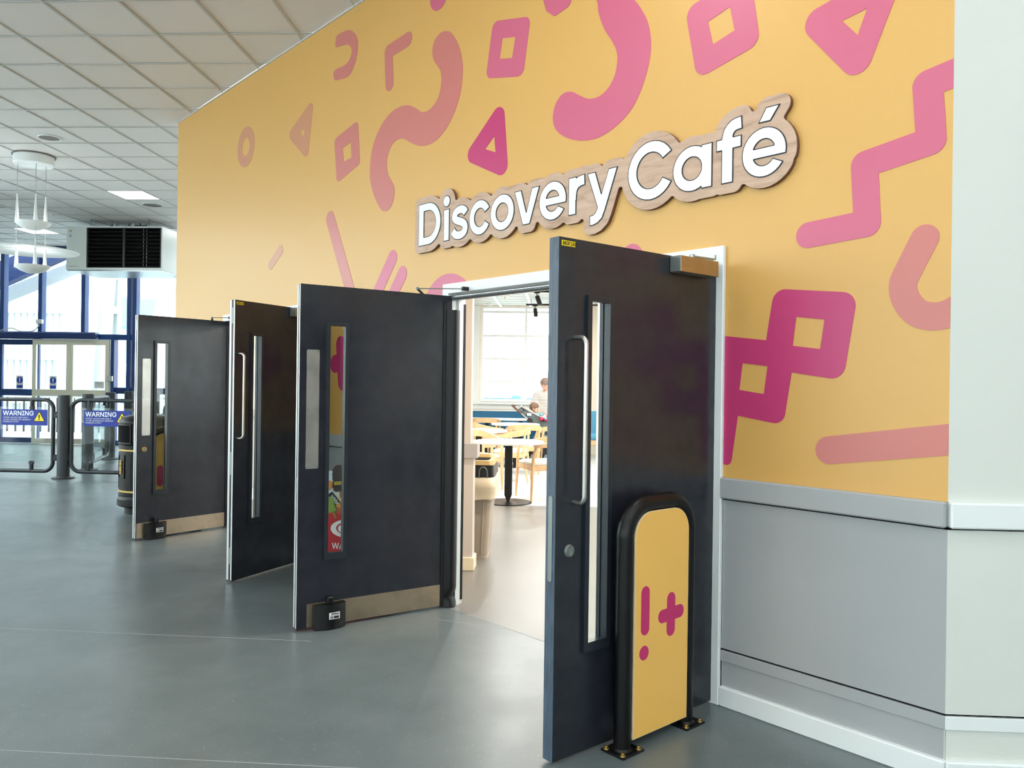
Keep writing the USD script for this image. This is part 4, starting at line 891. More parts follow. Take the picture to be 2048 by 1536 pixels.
pier('white leaning pier outside left of the sliding door', -14.55, 23.0, 1.2, 0.55)
pier('wide white leaning pier outside behind the sliding door glass', -12.85, 25.2, 2.3, 1.0)
pier('white leaning pier outside right of the sliding door', -10.45, 24.2, 0.9, 0.55)
ar = thing('canopy_arch', 'curved pale grey canopy beam outside above the right piers', 'canopy', (0, 27.6, 0))
pts = [(x, 4.15 + 1.45 * (1 - ((x + 5.0) / 8.0) ** 2)) for x in np.linspace(-13.0, 3, 25)]
pg_ = Polygon(pts + [(x, z - 0.85) for x, z in pts[::-1]])
part('fascia', plate(pg_, 0, 0.7), M['ext_grey'], ar)
pts2 = [(x, z - 0.85) for x, z in pts]
part('soffit_edge', plate(Polygon(pts2 + [(x, z - 0.16) for x, z in pts2[::-1]]), -0.06, 0.9), M['ext_white'], ar)
part('strut', cat(tube([(-9.5, 0.3, 0), (-7.8, 0.3, 3.8)], 0.14, 10), tube([(-5.5, 0.3, 0), (-5.5, 0.3, 4)], 0.14, 10)), M['ext_white'], ar)
cb = thing('canopy_beam', 'blue and white sloping canopy rafter outside the top left panes', 'canopy', (0, 19.2, 0))
part('rafter', plate(Polygon([(-17, 2.4), (-17, 3.2), (-11.6, 5.3), (-11.4, 4.9)]), 0, 0.25), M['blue_dark'], cb)
part('white_rafter', plate(Polygon([(-15.2, 3.0), (-15.1, 3.45), (-9.0, 5.8), (-8.7, 5.6)]), 0.6, 0.85), M['ext_white'], cb)
part('white_rafter', plate(Polygon([(-15.2, 3.9), (-15.1, 4.2), (-10.6, 5.9), (-10.3, 5.75)]), 1.4, 1.6), M['ext_white'], cb)
ob_ = thing('office_building', 'pale glass-fronted building outside seen through the upper panes', 'building', (0, 34.0, 0))
part('facade', box((-24.5, 0.2, 0), (-17.2, 8, 5.35)), M['ext_grey'], ob_)
for i in range(5):
    for j in range(3):
        w = part('window', box((-24.3 + i * 1.42, 0.1, 0.4 + j * 1.65), (-23.05 + i * 1.42, 0.22, 1.8 + j * 1.65), 0.02), M['ext_blue'] if (i + j) % 2 else M['ext_white'], ob_)
        part('pane', box((-24.2 + i * 1.42, 0.06, 0.5 + j * 1.65), (-23.15 + i * 1.42, 0.1, 1.7 + j * 1.65)), M['ext_blue'], w)
rl = thing('outdoor_railing', 'low pale metal railing outside the sliding door', 'railing', (0, 21.4, 0))
part('top_rail', box((-16, 0, 0.95), (-8, 0.06, 1.0)), M['ext_grey'], rl)
for k in range(34): part('baluster', box((-16 + k * 0.24, 0.01, 0), (-15.97 + k * 0.24, 0.05, 0.95)), M['gate_grey'], rl, smooth=False)
# ------------------------------------------------------------------ the cafe behind the doors
CC = 3.22
w1, w2 = W(-0.99, -0.125), W(7.388, -0.125)
cafe = Polygon([w1[:2], w2[:2], (e1[0] + 0.2, w2[1]), (e1[0] + 0.2, CW), (9.0, CW), (9.0, c1[1] + 0.2)])
cc = thing('ceiling_cafe', 'white boarded cafe ceiling with thin battens', 'ceiling', kind=st)
part('boarding', slab(cafe, CC, CC + 0.1), M['white_paint'], cc)
for k in range(18):
    g = sbox(-4.5 + k * 0.65 - 0.03, 0, -4.5 + k * 0.65 + 0.03, CW).intersection(cafe)
    for q in polys(g): part('batten', slab(q, CC - 0.035, CC + 0.005), M['white_gloss'], cc, smooth=False)
for y in np.arange(13.2, 17.4, 0.42):
    part('board_joint', slab(sbox(-4, y, 8.9, y + 0.012), CC - 0.002, CC + 0.005), M['detail_grey'], cc, smooth=False)
wb = thing('wall_cafe_back', 'cream and blue window wall at the back of the cafe', 'wall', (0, CW, 0), kind=st)
wins = [(-1.69, 0.29), (2.0, 4.2), (5.2, 7.6)]  # the last two are unseen, added to let in more daylight
wp = sbox(e1[0] + 0.2, 0, 9.0, CC + 0.05)
for a, b in wins: wp = wp.difference(sbox(a, 1.10, b, CC - 0.02))
part('painted_plaster', plate(wp, 0.0, 0.22), M['cream_paint'], wb)
part('blue_panel', box((-1.95, -0.03, 0.0), (0.60, 0.001, 0.905), 0.004), M['blue_dado'], wb, 'deep blue panelling under the window')
part('panel_cap', box((-1.95, -0.05, 0.905), (0.60, 0.001, 0.935), 0.004), M['white_gloss'], wb)
for n, (a, b) in enumerate(wins):
    w = thing('window_%d' % (n + 2), 'tall white window with many glazing bars behind the cafe tables' if n == 0 else 'added unseen window bringing more daylight into the cafe', 'window', (0, CW, 0), kind=st)
    for x in (a, b): part('jamb', box((x - 0.05, 0.02, 1.10), (x + 0.05, 0.14, CC), 0.004), M['white_gloss'], w)
    for x0, x1 in ((a - 0.22, a - 0.03), (b + 0.03, b + 0.22)): part('casing', box((x0, -0.03, 0.94), (x1, 0.002, CC), 0.006), M['white_gloss'], w)
    part('sill_board', box((a - 0.24, -0.12, 1.055), (b + 0.24, 0.10, 1.10), 0.008), M['white_gloss'], w)
    part('apron', box((a - 0.20, -0.02, 0.95), (b + 0.20, 0.002, 1.055), 0.004), M['white_gloss'], w)
    part('bottom_rail', box((a, 0.03, 1.10), (b, 0.11, 1.17), 0.004), M['white_gloss'], w)
    part('top_rail', box((a, 0.03, CC - 0.06), (b, 0.11, CC), 0.004), M['white_gloss'], w)
    nx = max(2, round((b - a) / 0.98))
    xs = np.linspace(a, b, nx + 1)
    for x in xs[1:-1]: part('mullion', box((x - 0.024, 0.035, 1.16), (x + 0.024, 0.105, CC - 0.05), 0.004), M['white_gloss'], w)
    for z in (1.555, 2.056, 2.557, 3.08): part('glazing_bar', box((a + 0.04, 0.045, z - 0.024), (b - 0.04, 0.095, z + 0.024), 0.004), M['white_gloss'], w)
    zs = [1.17, 1.531, 2.032, 2.533, 3.056, CC - 0.06]
    for x0, x1 in zip(xs, xs[1:]):
        for k in range(5):
            z0 = zs[k] + (0.048 if k else 0)
            part('pane', box((x0 + 0.023, 0.066, z0), (x1 - 0.023, 0.072, zs[k + 1])), M['pane_clear'], w)
def nib(name, label, x0, x1, y, ov=0.034):
    w = thing(name, label, 'wall', (0, y, 0), kind=st)
    part('painted_plaster', box((x0, 0, 1.0), (x1 - 0.026, 0.14, CC)), M['peach_paint'], w)
    part('dado_panel', box((x0, -0.012, 0), (x1, 0.15, 0.93)), M['peach_paint'], w)
    part('dado_rail', box((x0, -0.035, 0.902), (x1 + ov, 0.175, 1.022), 0.004), M['nib_grey'], w)
    part('skirting', box((x0, -0.03, 0), (x1 + 0.018, 0.16, 0.11), 0.006), M['cream_gloss'], w)
nib('wall_nib_1', 'short peach wall with a grey rail just inside the nearer doorway', -1.46, -0.664, 6.40)
nib('wall_nib_2', 'second short wall end behind the cafe waste bin', -2.6, -0.915, 7.9, 0.075)
pw = thing('wall_cafe_partition', 'cream partition end seen through the glass of the nearest door', 'wall', (0, 11.8, 0), kind=st)
part('painted_plaster', box((0.585, 0, 0), (3.0, 0.15, CC)), M['cream_paint'], pw)
part('skirting', box((0.57, -0.02, 0), (3.0, 0.17, 0.11), 0.006), M['cream_gloss'], pw)

# track lights
def track(label, x0, x1, y, heads, zt=3.10, power=1.0):
    t = thing('track_light', label, 'track light', (0, y, 0))
    part('rail', box((x0, -0.02, zt), (x1, 0.02, zt + 0.032), 0.003), M['black_metal'], t)
    for x in np.linspace(x0 + 0.1, x1 - 0.1, 3): part('suspension', cyl((x, 0, zt + 0.03), (x, 0, CC), 0.004, 6), M['black_metal'], t)
    for hx, tilt in heads:
        sp = part('spot_head', cat(box((hx - 0.05, -0.015, zt - 0.018), (hx + 0.05, 0.015, zt + 0.002), 0.003), cyl((hx, 0, zt - 0.015), (hx, 0, zt - 0.07), 0.008, 8),
            rot(lathe([(0, 0.0), (0.036, 0.0), (0.040, -0.01), (0.040, -0.165), (0.036, -0.165), (0.034, -0.15), (0, -0.148)], 24), tilt, (0, 1, 0)).apply_translation((hx, 0, zt - 0.06))), M['black_metal'], t)
        end = np.array([hx, 0, zt - 0.06]) + np.array([-math.sin(tilt) * 0.158, 0, -math.cos(tilt) * 0.158])
        part('lamp_face', rot(lathe([(0, 0.0), (0.033, 0.0), (0.033, 0.004), (0, 0.004)], 20), tilt, (0, 1, 0)).apply_translation(end), M['spot_glow'], sp)
        dl = UsdLux.DiskLight.Define(stage, path_for(str(t.GetPath()), 'lamp'))
        dl.CreateRadiusAttr(0.03); dl.CreateIntensityAttr(SPOT_POWER * power * (0.05 / 0.03) ** 2 * 10); dl.CreateColorAttr(Gf.Vec3f(1.0, 0.87, 0.74) if y < 9 else Gf.Vec3f(1.0, 0.97, 0.93))
        dl.AddTranslateOp().Set(Gf.Vec3d(*map(float, end + np.array([-math.sin(tilt), 0, -math.cos(tilt)]) * 0.008)))
        dl.AddRotateYOp().Set(float(math.degrees(tilt)))
track('black ceiling track with a lit spotlight, the nearer of the two in the cafe window', -0.61, 2.4, 13.9, [(-0.375, -0.35), (0.9, 0.2)], power=0.7)
track('black ceiling track with a grey-looking spotlight, the farther one at the cafe window head', -0.655, 2.4, 16.2, [(-0.47, -0.12), (0.9, 0.2)], power=0.1)
for nth, y, xs in (('nearest', 5.6, (0.35, 1.6)), ('second', 7.7, (0.5, 1.6, 2.7)), ('third', 10.6, (-1.9, -0.6, 0.6, 1.8)), ('fourth', 12.4, (-2.6, 0.2, 2.6)), ('leftmost', 9.4, (-3.2, -2.4))):  # extra unseen tracks, added to brighten the cafe floor and tables
    track(f'{nth} added unseen ceiling track brightening the cafe', min(xs) - 0.3, max(xs) + 0.3, y, [(x, 0.15 if k % 2 else -0.2) for k, x in enumerate(xs)], power={5.6: 0.8, 7.7: 0.75, 10.6: 0.75, 12.4: 0.75}.get(y, 0.5))
for lab, x, y in (('white dome detector on the cafe ceiling, the nearer one', -1.02, 15.5), ('white dome detector on the cafe ceiling, the farther one near the window', -1.46, 17.0)):
    d_ = thing('ceiling_detector', lab, 'detector', (x, y, CC))
    part('base', lathe([(0.03, -0.04), (0.07, -0.03), (0.08, -0.006), (0.08, 0)], 24), M['white_gloss'], d_)
    part('dome', lathe([(0, -0.085), (0.02, -0.08), (0.034, -0.06), (0.036, -0.035)], 20), M['lamp_white'], d_)

# waste bin with a liner inside the doorway
wbn = thing('waste_bin', 'slim taupe waste bin with black lid and pale liner beside the short wall', 'waste bin', (-0.672, 7.02, 0))
def taper(z0, x0, y0, z1, x1, y1, r=0.04, off=(0, 0)):
    pts = []
    for z, x, y in ((z0, x0, y0), (z1, x1, y1)):
        c = np.array(rrect(-x, -y, x, y, r, 4).exterior.coords); pts.append(np.c_[c, np.full(len(c), z)])
    return tm(manifold3d.Manifold.hull_points(np.vstack(pts)))
part('body', cat(taper(0.0, 0.088, 0.20, 0.72, 0.138, 0.255), taper(0.0, 0.094, 0.206, 0.02, 0.094, 0.206)), M['bin_taupe'], wbn)
part('body_rib', cat(*[tube([(x, -0.203, 0.04), (x * 1.5, -0.245, 0.58)], 0.008, 6) for x in (-0.04, 0.04)]), M['bin_taupe'], wbn)
# liner skirt hanging over the rim
zz = np.array([0.705, 0.69, 0.66, 0.62, 0.58, 0.545, 0.525]); rows = []
ringc = np.array(rrect(-0.139, -0.256, 0.139, 0.256, 0.045, 6).exterior.segmentize(0.018).coords)[:-1]
nn = len(ringc)
for k, z in enumerate(zz):
    w = 0.006 + 0.030 * math.sin(min(1, (0.705 - z) / 0.10) * math.pi * 0.75)
    s = 1 + w / 0.17 * (0.6 + 0.8 * meshkit.noise(np.c_[ringc * 11, np.full(nn, z * 9)], 5))
    dz = (meshkit.noise(np.c_[ringc * 14, np.full(nn, 0.3)], 8) - 0.5) * (0.09 if k > 3 else 0.02)
    rows.append(np.c_[ringc * s[:, None], z + dz])
V = np.vstack(rows); F = []
for i in range(len(zz) - 1):
    for k in range(nn):
        a0, a1 = i * nn + k, i * nn + (k + 1) % nn; F += [(a0, a0 + nn, a1), (a1, a0 + nn, a1 + nn)]
part('liner', trimesh.Trimesh(V, F, process=False), M['liner'], wbn, 'pale translucent bin liner folded over the rim', smooth=50)
lid = part('lid', taper(0.70, 0.146, 0.262, 0.81, 0.140, 0.256), M['black_plastic'], wbn, 'black lid')
part('lid_rim', cat(taper(0.81, 0.143, 0.259, 0.845, 0.132, 0.245)), M['bin_lid_tan'], lid, 'tan coloured lid top')
part('lid_opening', taper(0.846, 0.095, 0.17, 0.85, 0.09, 0.165), M['shadow_gap'], lid)
part('flap_surround', cat(taper(0.845, 0.118, 0.10, 0.875, 0.10, 0.06)).apply_translation((0.0, 0.13, 0)), M['bin_lid_tan'], lid)
part('handle_loop', tube(smooth_poly([(0.02, -0.268, 0.70), (0.025, -0.270, 0.77), (0.055, -0.270, 0.795), (0.085, -0.270, 0.77), (0.09, -0.268, 0.70)], 4, False), 0.005, 8), M['closer_grey'], lid)

# round tables
def rtable(label, x, y, src=[None]):
    if src[0] is None:
        t = src[0] = thing('round_table', label, 'table', (x, y, 0))
        part('tabletop', lathe([(0, 0.752), (0.435, 0.752), (0.443, 0.757), (0.445, 0.765), (0.445, 0.778), (0.44, 0.782), (0, 0.782)], 56), M['table_white'], t, 'round white top')
        part('column', tm(manifold3d.Manifold.hull_points(np.array([(sx * 0.046, sy * 0.046, z) for sx in (-1, 1) for sy in (-1, 1) for z in (0.10, 0.75)] + [(sx * 0.012, sy * 0.046, 0.018) for sx in (-1, 1) for sy in (-1, 1)]))), M['black_metal'], t)
        part('base_disc', lathe([(0.30, 0.0), (0.30, 0.010), (0.285, 0.014), (0.05, 0.022), (0, 0.022)], 48), M['black_metal'], t)
        part('top_plate', box((-0.18, -0.18, 0.742), (0.18, 0.18, 0.7525), 0.002), M['black_metal'], t)
        return t
    return copy_of(src[0], (x, y, 0), 0, label)
rtable('nearest round white cafe table, with a black column, beside the waste bin', -0.602, 10.12)
rtable('round white cafe table cut off by the short wall, second from the door', -1.21, 12.44)
rtable('round white cafe table in front of the pushchair', -0.754, 14.60)
def qtable(label, x0, x1):
    t = thing('square_table', label, 'table', ((x0 + x1) / 2, 16.72, 0)); h = (x1 - x0) / 2
    part('tabletop', box((-h, -0.3, 0.748), (h - 0.004, 0.3, 0.78), 0.004), M['table_white'], t)
    part('column', box((-0.04, -0.04, 0.02), (0.04, 0.04, 0.75), 0.004), M['black_metal'], t)
    part('base_plate', box((-0.22, -0.22, 0), (0.22, 0.22, 0.016), 0.003), M['black_metal'], t)
qtable('white square cafe table against the blue panelling, left of the pair', -1.82, -1.105)
qtable('white square cafe table against the blue panelling, right of the pair', -1.10, -0.42)

# oak armchairs (local: faces +x)
def chair(label, x, y, deg, src=[None]):
    if src[0] is not None: return copy_of(src[0], (x, y, 0), math.radians(deg), label, 'oak armchairs at the cafe tables')
    c = src[0] = thing('cafe_chair', label, 'chair', (x, y, 0), math.radians(deg), 'oak armchairs at the cafe tables')
    part('seat', tm(manifold3d.Manifold.hull_points(np.vstack([np.c_[np.array(rrect(-0.25 + e, -0.255 + e, 0.25 - e, 0.255 - e, 0.06, 4).exterior.coords), np.full(len(rrect(0, 0, 1, 1, 0.06, 4).exterior.coords), z)] for e, z in ((0.01, 0.45), (0.0, 0.465), (0.004, 0.485), (0.03, 0.50))]))), M['seat_fabric'], c, 'pale fabric seat', smooth=40)
    part('seat_frame', plate(sbox(0, 0, 1, 1), 0, 1).apply_scale(0.0001) if False else cat(box((-0.25, -0.262, 0.385), (0.25, -0.236, 0.452), 0.006), box((-0.25, 0.236, 0.385), (0.25, 0.262, 0.452), 0.006), box((0.224, -0.25, 0.385), (0.25, 0.25, 0.452), 0.006), box((-0.25, -0.25, 0.385), (-0.224, 0.25, 0.452), 0.006)), M['oak'], c)
    for s in (-1, 1):
        part('leg', tube([(0.262, s * 0.262, 0.0), (0.244, s * 0.25, 0.42), (0.236, s * 0.262, 0.58), (0.205, s * 0.277, 0.705)], [0.014, 0.022, 0.021, 0.020], 10), M['oak'], c)
        part('leg', tube([(-0.315, s * 0.225, 0.0), (-0.244, s * 0.235, 0.42), (-0.262, s * 0.235, 0.76)], [0.013, 0.021, 0.018], 10), M['oak'], c)
    pts = smooth_poly([(0.235, -0.272, 0.705), (0.05, -0.285, 0.715), (-0.15, -0.275, 0.745), (-0.27, -0.19, 0.775), (-0.305, 0.0, 0.785), (-0.27, 0.19, 0.775), (-0.15, 0.275, 0.745), (0.05, 0.285, 0.715), (0.235, 0.272, 0.705)], 4, False)
    V, F = [], []
    for i, p in enumerate(pts):
        tg = pts[min(i + 1, len(pts) - 1)] - pts[max(i - 1, 0)]; nrm = np.array([-tg[1], tg[0], 0]); nrm /= np.linalg.norm(nrm)
        u = abs(i / (len(pts) - 1) * 2 - 1); hw, hh = 0.014 + 0.012 * u ** 3, 0.048 - 0.032 * u ** 2
        V += [p + nrm * hw + (0, 0, hh), p - nrm * hw + (0, 0, hh), p - nrm * hw - (0, 0, hh), p + nrm * hw - (0, 0, hh)]
    for i in range(len(pts) - 1):
        for k in range(4):
            a0, a1 = i * 4 + k, i * 4 + (k + 1) % 4; F += [(a0, a1, a1 + 4), (a0, a1 + 4, a0 + 4)]
    F += [(0, 2, 1), (0, 3, 2)]; e = (len(pts) - 1) * 4; F += [(e, e + 1, e + 2), (e, e + 2, e + 3)]
    part('arm_rail', trimesh.Trimesh(V, F, process=False), M['oak'], c, 'curved oak back and arm rail', smooth=45)
    return c
chair('oak armchair with pale seat on the right of the nearest round table', -0.19, 10.62, 205.5)
chair('oak armchair behind the left side of the nearest round table', -1.12, 11.35, -55)
chair('oak armchair to the right of the table cut off by the short wall', -0.72, 12.35, 175)
chair('oak armchair in front of the table by the pushchair, its back to the viewer', -0.56, 13.55, 98)
chair('oak armchair left of the table by the pushchair', -1.30, 14.15, 35)
chair('oak armchair right of the table by the pushchair', -0.08, 14.35, 168)
chair('oak armchair at the left square table against the blue panelling', -1.42, 15.95, 90)
# blue lounge chair
lc = thing('lounge_chair', 'blue upholstered chair on wooden legs seen through the glass of the nearest door', 'chair', (0.86, 16.3, 0))
part('back', tm(manifold3d.Manifold.hull_points(np.vstack([np.c_[np.array(rrect(-0.26, 0.52, 0.26, 0.97, 0.12, 5).exterior.coords)[:, 0], np.full(len(rrect(0, 0, 1, 1, .12, 5).exterior.coords), yy), np.array(rrect(-0.26, 0.52, 0.26, 0.97, 0.12, 5).exterior.coords)[:, 1]] for yy in (0.16, 0.24)]))), M['lounge_blue'], lc)
part('seat', box((-0.28, -0.26, 0.40), (0.28, 0.24, 0.53), 0.04), M['lounge_blue'], lc)
for sx in (-1, 1):
    for sy in (-1, 1): part('leg', tube([(sx * 0.25, sy * 0.21, 0), (sx * 0.22, sy * 0.18, 0.41)], [0.016, 0.026], 10), M['oak'], lc)
part('seat_rail', box((-0.24, -0.22, 0.30), (0.24, 0.2, 0.405), 0.01), M['oak'], lc)

# ------------------------------------------------------------------ people and the pushchair
ICO = trimesh.creation.icosphere(2).vertices
def bone(p, r, q, s): return manifold3d.Manifold.hull_points(np.vstack([ICO * r + np.array(p), ICO * s + np.array(q)]))
def flesh(bones, extra=(), step=0.022, it=6):
    m = manifold3d.Manifold.batch_boolean([bone(*b) for b in bones] + list(extra), manifold3d.OpType.Add).refine_to_length(step)
    t = tm(m); t.merge_vertices()
    trimesh.smoothing.filter_taubin(t, iterations=it)
    return t
def elli(c, r): return manifold3d.Manifold.hull_points(trimesh.creation.icosphere(3).vertices * np.array(r) + np.array(c))
def head_parts(P, c, k, face, down, hairmat):
    """features on a head of half height k centred at c, looking along the unit vector face (x, y)"""
    f = np.array([face[0], face[1], -down]); f /= np.linalg.norm(f); s = np.array([-face[1], face[0], 0]); u = np.cross(s, f) * -1
    if u[2] < 0: u = -u
    at = lambda a, b, d: np.array(c) + s * a * k + u * b * k + f * d * k
    for sg in (-1, 1):
        e = part('eye', lathe([(0, -1), (0.7, -0.7), (1, 0), (0.7, 0.7), (0, 1)], 12).apply_scale(0.07 * k).apply_translation(at(sg * 0.30, 0.05, 0.70)), M['toy_white'], P)
        part('iris', trimesh.creation.icosphere(1, 0.060 * k).apply_translation(at(sg * 0.30, 0.03, 0.728)), M['hair_brown'], e)
        part('brow', tube([at(sg * 0.16, 0.22, 0.80), at(sg * 0.30, 0.26, 0.79), at(sg * 0.45, 0.20, 0.70)], 0.028 * k, 6), hairmat, P)
    part('mouth', tube([at(-0.22, -0.50, 0.72), at(0, -0.49, 0.80), at(0.22, -0.50, 0.72)], [0.02 * k, 0.045 * k, 0.02 * k], 8), M['lips'], P, 'lips')
def headbones(c, k, face, down):
    f = np.array([face[0], face[1], -down]); f /= np.linalg.norm(f); s = np.array([-face[1], face[0], 0]); u = np.cross(s, f) * -1
    if u[2] < 0: u = -u
    c = np.array(c); at = lambda a, b, d: c + s * a * k + u * b * k + f * d * k
    out = [(at(0, 0.25, -0.12), 0.72 * k, at(0, 0.12, 0.12), 0.68 * k), (at(0, 0.12, 0.12), 0.66 * k, at(0, -0.58, 0.40), 0.36 * k),
           (at(0, 0.05, 0.74), 0.07 * k, at(0, -0.22, 0.90), 0.11 * k)]
    for sg in (-1, 1): out.append((at(sg * 0.70, 0.08, -0.02), 0.11 * k, at(sg * 0.72, -0.20, 0.02), 0.08 * k))
    return out, at
# woman leaning over the pushchair
wx, wy = -0.19, 16.34
pn = thing('person', 'woman in a striped jumper standing behind the pushchair, looking down', 'person', (0, 0, 0))
hc = (wx - 0.045, wy - 0.10, 1.495); hk = 0.128; hface = np.array([-0.45, -0.89])
hb, hat = headbones(hc, hk, hface, 0.55)
sh = [(wx - 0.20, wy, 1.27), (wx + 0.20, wy + 0.02, 1.27)]
el = [(wx - 0.295, wy - 0.08, 1.02), (wx + 0.31, wy - 0.06, 1.02)]
wr = [(wx - 0.20, wy - 0.31, 0.965), (wx + 0.16, wy - 0.32, 0.96)]
arms = []
for a in range(2): arms += [(sh[a], 0.075, el[a], 0.055), (el[a], 0.052, wr[a], 0.036)]
torso = [((wx - 0.11, wy, 1.24), 0.125, (wx + 0.11, wy, 1.24), 0.125), ((wx, wy, 1.25), 0.15, (wx, wy - 0.01, 1.02), 0.155), ((wx - 0.06, wy, 1.02), 0.15, (wx + 0.06, wy, 0.86), 0.165)]
neck = [((wx, wy, 1.30), 0.065, (wx - 0.03, wy - 0.06, 1.42), 0.056)]
legs = []
for sg in (-1, 1):
    legs += [((wx + sg * 0.09, wy, 0.85), 0.12, (wx + sg * 0.10, wy - 0.01, 0.48), 0.075), ((wx + sg * 0.10, wy - 0.01, 0.48), 0.07, (wx + sg * 0.10, wy + 0.02, 0.09), 0.042), ((wx + sg * 0.10, wy + 0.03, 0.05), 0.042, (wx + sg * 0.11, wy - 0.15, 0.035), 0.034)]
hands = []
for a in range(2):
    w_ = np.array(wr[a]); pa = w_ + np.array([0.02 if a == 0 else -0.02, -0.075, -0.015]); hands.append((w_, 0.030, pa, 0.034))
    for k in range(4):
        b0 = pa + np.array([(k - 1.5) * 0.019, -0.02, 0.0]); ln = (0.034, 0.040, 0.037, 0.028)[k]
        b1 = b0 + np.array([(k - 1.5) * 0.003, -ln, -0.012]); b2 = b1 + np.array([0, -ln * 0.45, -ln * 0.7])
        hands += [(b0, 0.0095, b1, 0.0085), (b1, 0.0085, b2, 0.0075)]
    sgn = 1 if a == 0 else -1
    t0 = w_ + np.array([sgn * 0.030, -0.03, 0]); hands += [(t0, 0.012, t0 + np.array([sgn * 0.022, -0.035, -0.01]), 0.010), (t0 + np.array([sgn * 0.022, -0.035, -0.01]), 0.010, t0 + np.array([sgn * 0.020, -0.062, -0.022]), 0.008)]
part('body', flesh(hb + neck + torso + arms + legs + hands, step=0.014, it=4), M['skin'], pn, smooth=True)
big = lambda bs, d: [(p, r + d, q, s + d) for p, r, q, s in bs]
part('jumper', flesh(big(torso, 0.022) + big(arms, 0.022) + [((wx - 0.13, wy, 0.95), 0.15, (wx + 0.13, wy, 0.86), 0.15)], step=0.03, it=8), M['stripes'], pn, 'cream jumper with thin dark stripes', smooth=True)
part('collar', flesh([((wx - 0.01, wy - 0.01, 1.335), 0.085, (wx - 0.018, wy - 0.03, 1.355), 0.075)], step=0.03), M['sign_white'], pn, smooth=True)
part('trousers', flesh(big([l for k, l in enumerate(legs) if k % 3 != 2], 0.016) + [((wx - 0.05, wy, 0.85), 0.16, (wx + 0.05, wy, 0.80), 0.16)], step=0.03), M['trousers'], pn, smooth=True)
for sg in (-1, 1):
    part('shoe', flesh([((wx + sg * 0.10, wy + 0.04, 0.052), 0.05, (wx + sg * 0.11, wy - 0.17, 0.045), 0.043)], step=0.03), M['black_plastic'], pn, smooth=True)
hm = tm(manifold3d.Manifold.batch_boolean([bone(hat(0, 0.40, -0.06), 0.80 * hk, hat(0, 0.12, -0.26), 0.80 * hk), bone(hat(0, 0.05, -0.75), 0.30 * hk, hat(0, -0.05, -0.85), 0.30 * hk)], manifold3d.OpType.Add).refine_to_length(0.012))
fv = np.array([hface[0], hface[1], 0])
hm.vertices = hm.vertices + (meshkit.noise(hm.vertices * 60, 2)[:, None] - 0.5) * 0.008
part('hair', hm, M['hair_grey'], pn, 'grey brown hair tied back', smooth=True)
head_parts(pn, hc, hk, hface, 0.55, M['hair_grey'])
# child
ch = thing('person', 'small child with brown hair sitting in the pushchair, facing right', 'person', (0, 0, 0))
cc_, ck, cface = (-0.435, 15.52, 1.035), 0.098, np.array([0.93, -0.37])
hb2, hat2 = headbones(cc_, ck, cface, 0.15)
kx, ky = -0.40, 15.55
tor2 = [((kx - 0.04, ky, 0.92), 0.05, (kx - 0.03, ky, 0.97), 0.04), ((kx, ky, 0.86), 0.10, (kx + 0.06, ky, 0.68), 0.105)]
arm2 = [((kx, ky - 0.10, 0.89), 0.04, (kx + 0.10, ky - 0.13, 0.80), 0.034), ((kx + 0.10, ky - 0.13, 0.80), 0.032, (kx + 0.20, ky - 0.08, 0.82), 0.026), ((kx, ky + 0.10, 0.89), 0.04, (kx + 0.10, ky + 0.12, 0.80), 0.034), ((kx + 0.10, ky + 0.12, 0.80), 0.032, (kx + 0.20, ky + 0.06, 0.82), 0.026)]
hand2 = []
for sg, yy in ((-1, ky - 0.08), (1, ky + 0.06)):
    hand2.append(((kx + 0.21, yy, 0.82), 0.022, (kx + 0.235, yy, 0.825), 0.022))
    for k in range(4): hand2.append(((kx + 0.245, yy + (k - 1.5) * 0.011, 0.828), 0.006, (kx + 0.268, yy + (k - 1.5) * 0.012, 0.815), 0.005))
    hand2.append(((kx + 0.225, yy - sg * 0.018, 0.835), 0.007, (kx + 0.245, yy - sg * 0.028, 0.84), 0.006))
leg2 = []
for sg in (-1, 1): leg2 += [((kx + 0.06, ky + sg * 0.06, 0.66), 0.062, (kx + 0.27, ky + sg * 0.07, 0.69), 0.05), ((kx + 0.27, ky + sg * 0.07, 0.69), 0.046, (kx + 0.35, ky + sg * 0.07, 0.52), 0.035), ((kx + 0.35, ky + sg * 0.07, 0.51), 0.032, (kx + 0.42, ky + sg * 0.07, 0.51), 0.028)]
part('body', flesh(hb2 + tor2 + arm2 + hand2 + leg2, step=0.012, it=4), M['skin'], ch, smooth=True)
part('top', flesh(big(tor2[1:], 0.012) + big(arm2, 0.010), step=0.025), M['toy_teal'], ch, smooth=True)
part('trousers', flesh(big([l for k, l in enumerate(leg2) if k % 3 != 2], 0.010) + [((kx + 0.05, ky - 0.02, 0.66), 0.11, (kx + 0.07, ky + 0.02, 0.66), 0.11)], step=0.025), M['trousers'], ch, smooth=True)
hm = tm(manifold3d.Manifold.batch_boolean([bone(hat2(0, 0.36, -0.24), 0.84 * ck, hat2(0, 0.36, -0.02), 0.80 * ck)], manifold3d.OpType.Add).refine_to_length(0.01))
hm.vertices = hm.vertices + (meshkit.noise(hm.vertices * 80, 4)[:, None] - 0.5) * 0.008
part('hair', hm, M['hair_brown'], ch, 'short brown hair', smooth=True)
head_parts(ch, cc_, ck, cface, 0.15, M['hair_brown'])
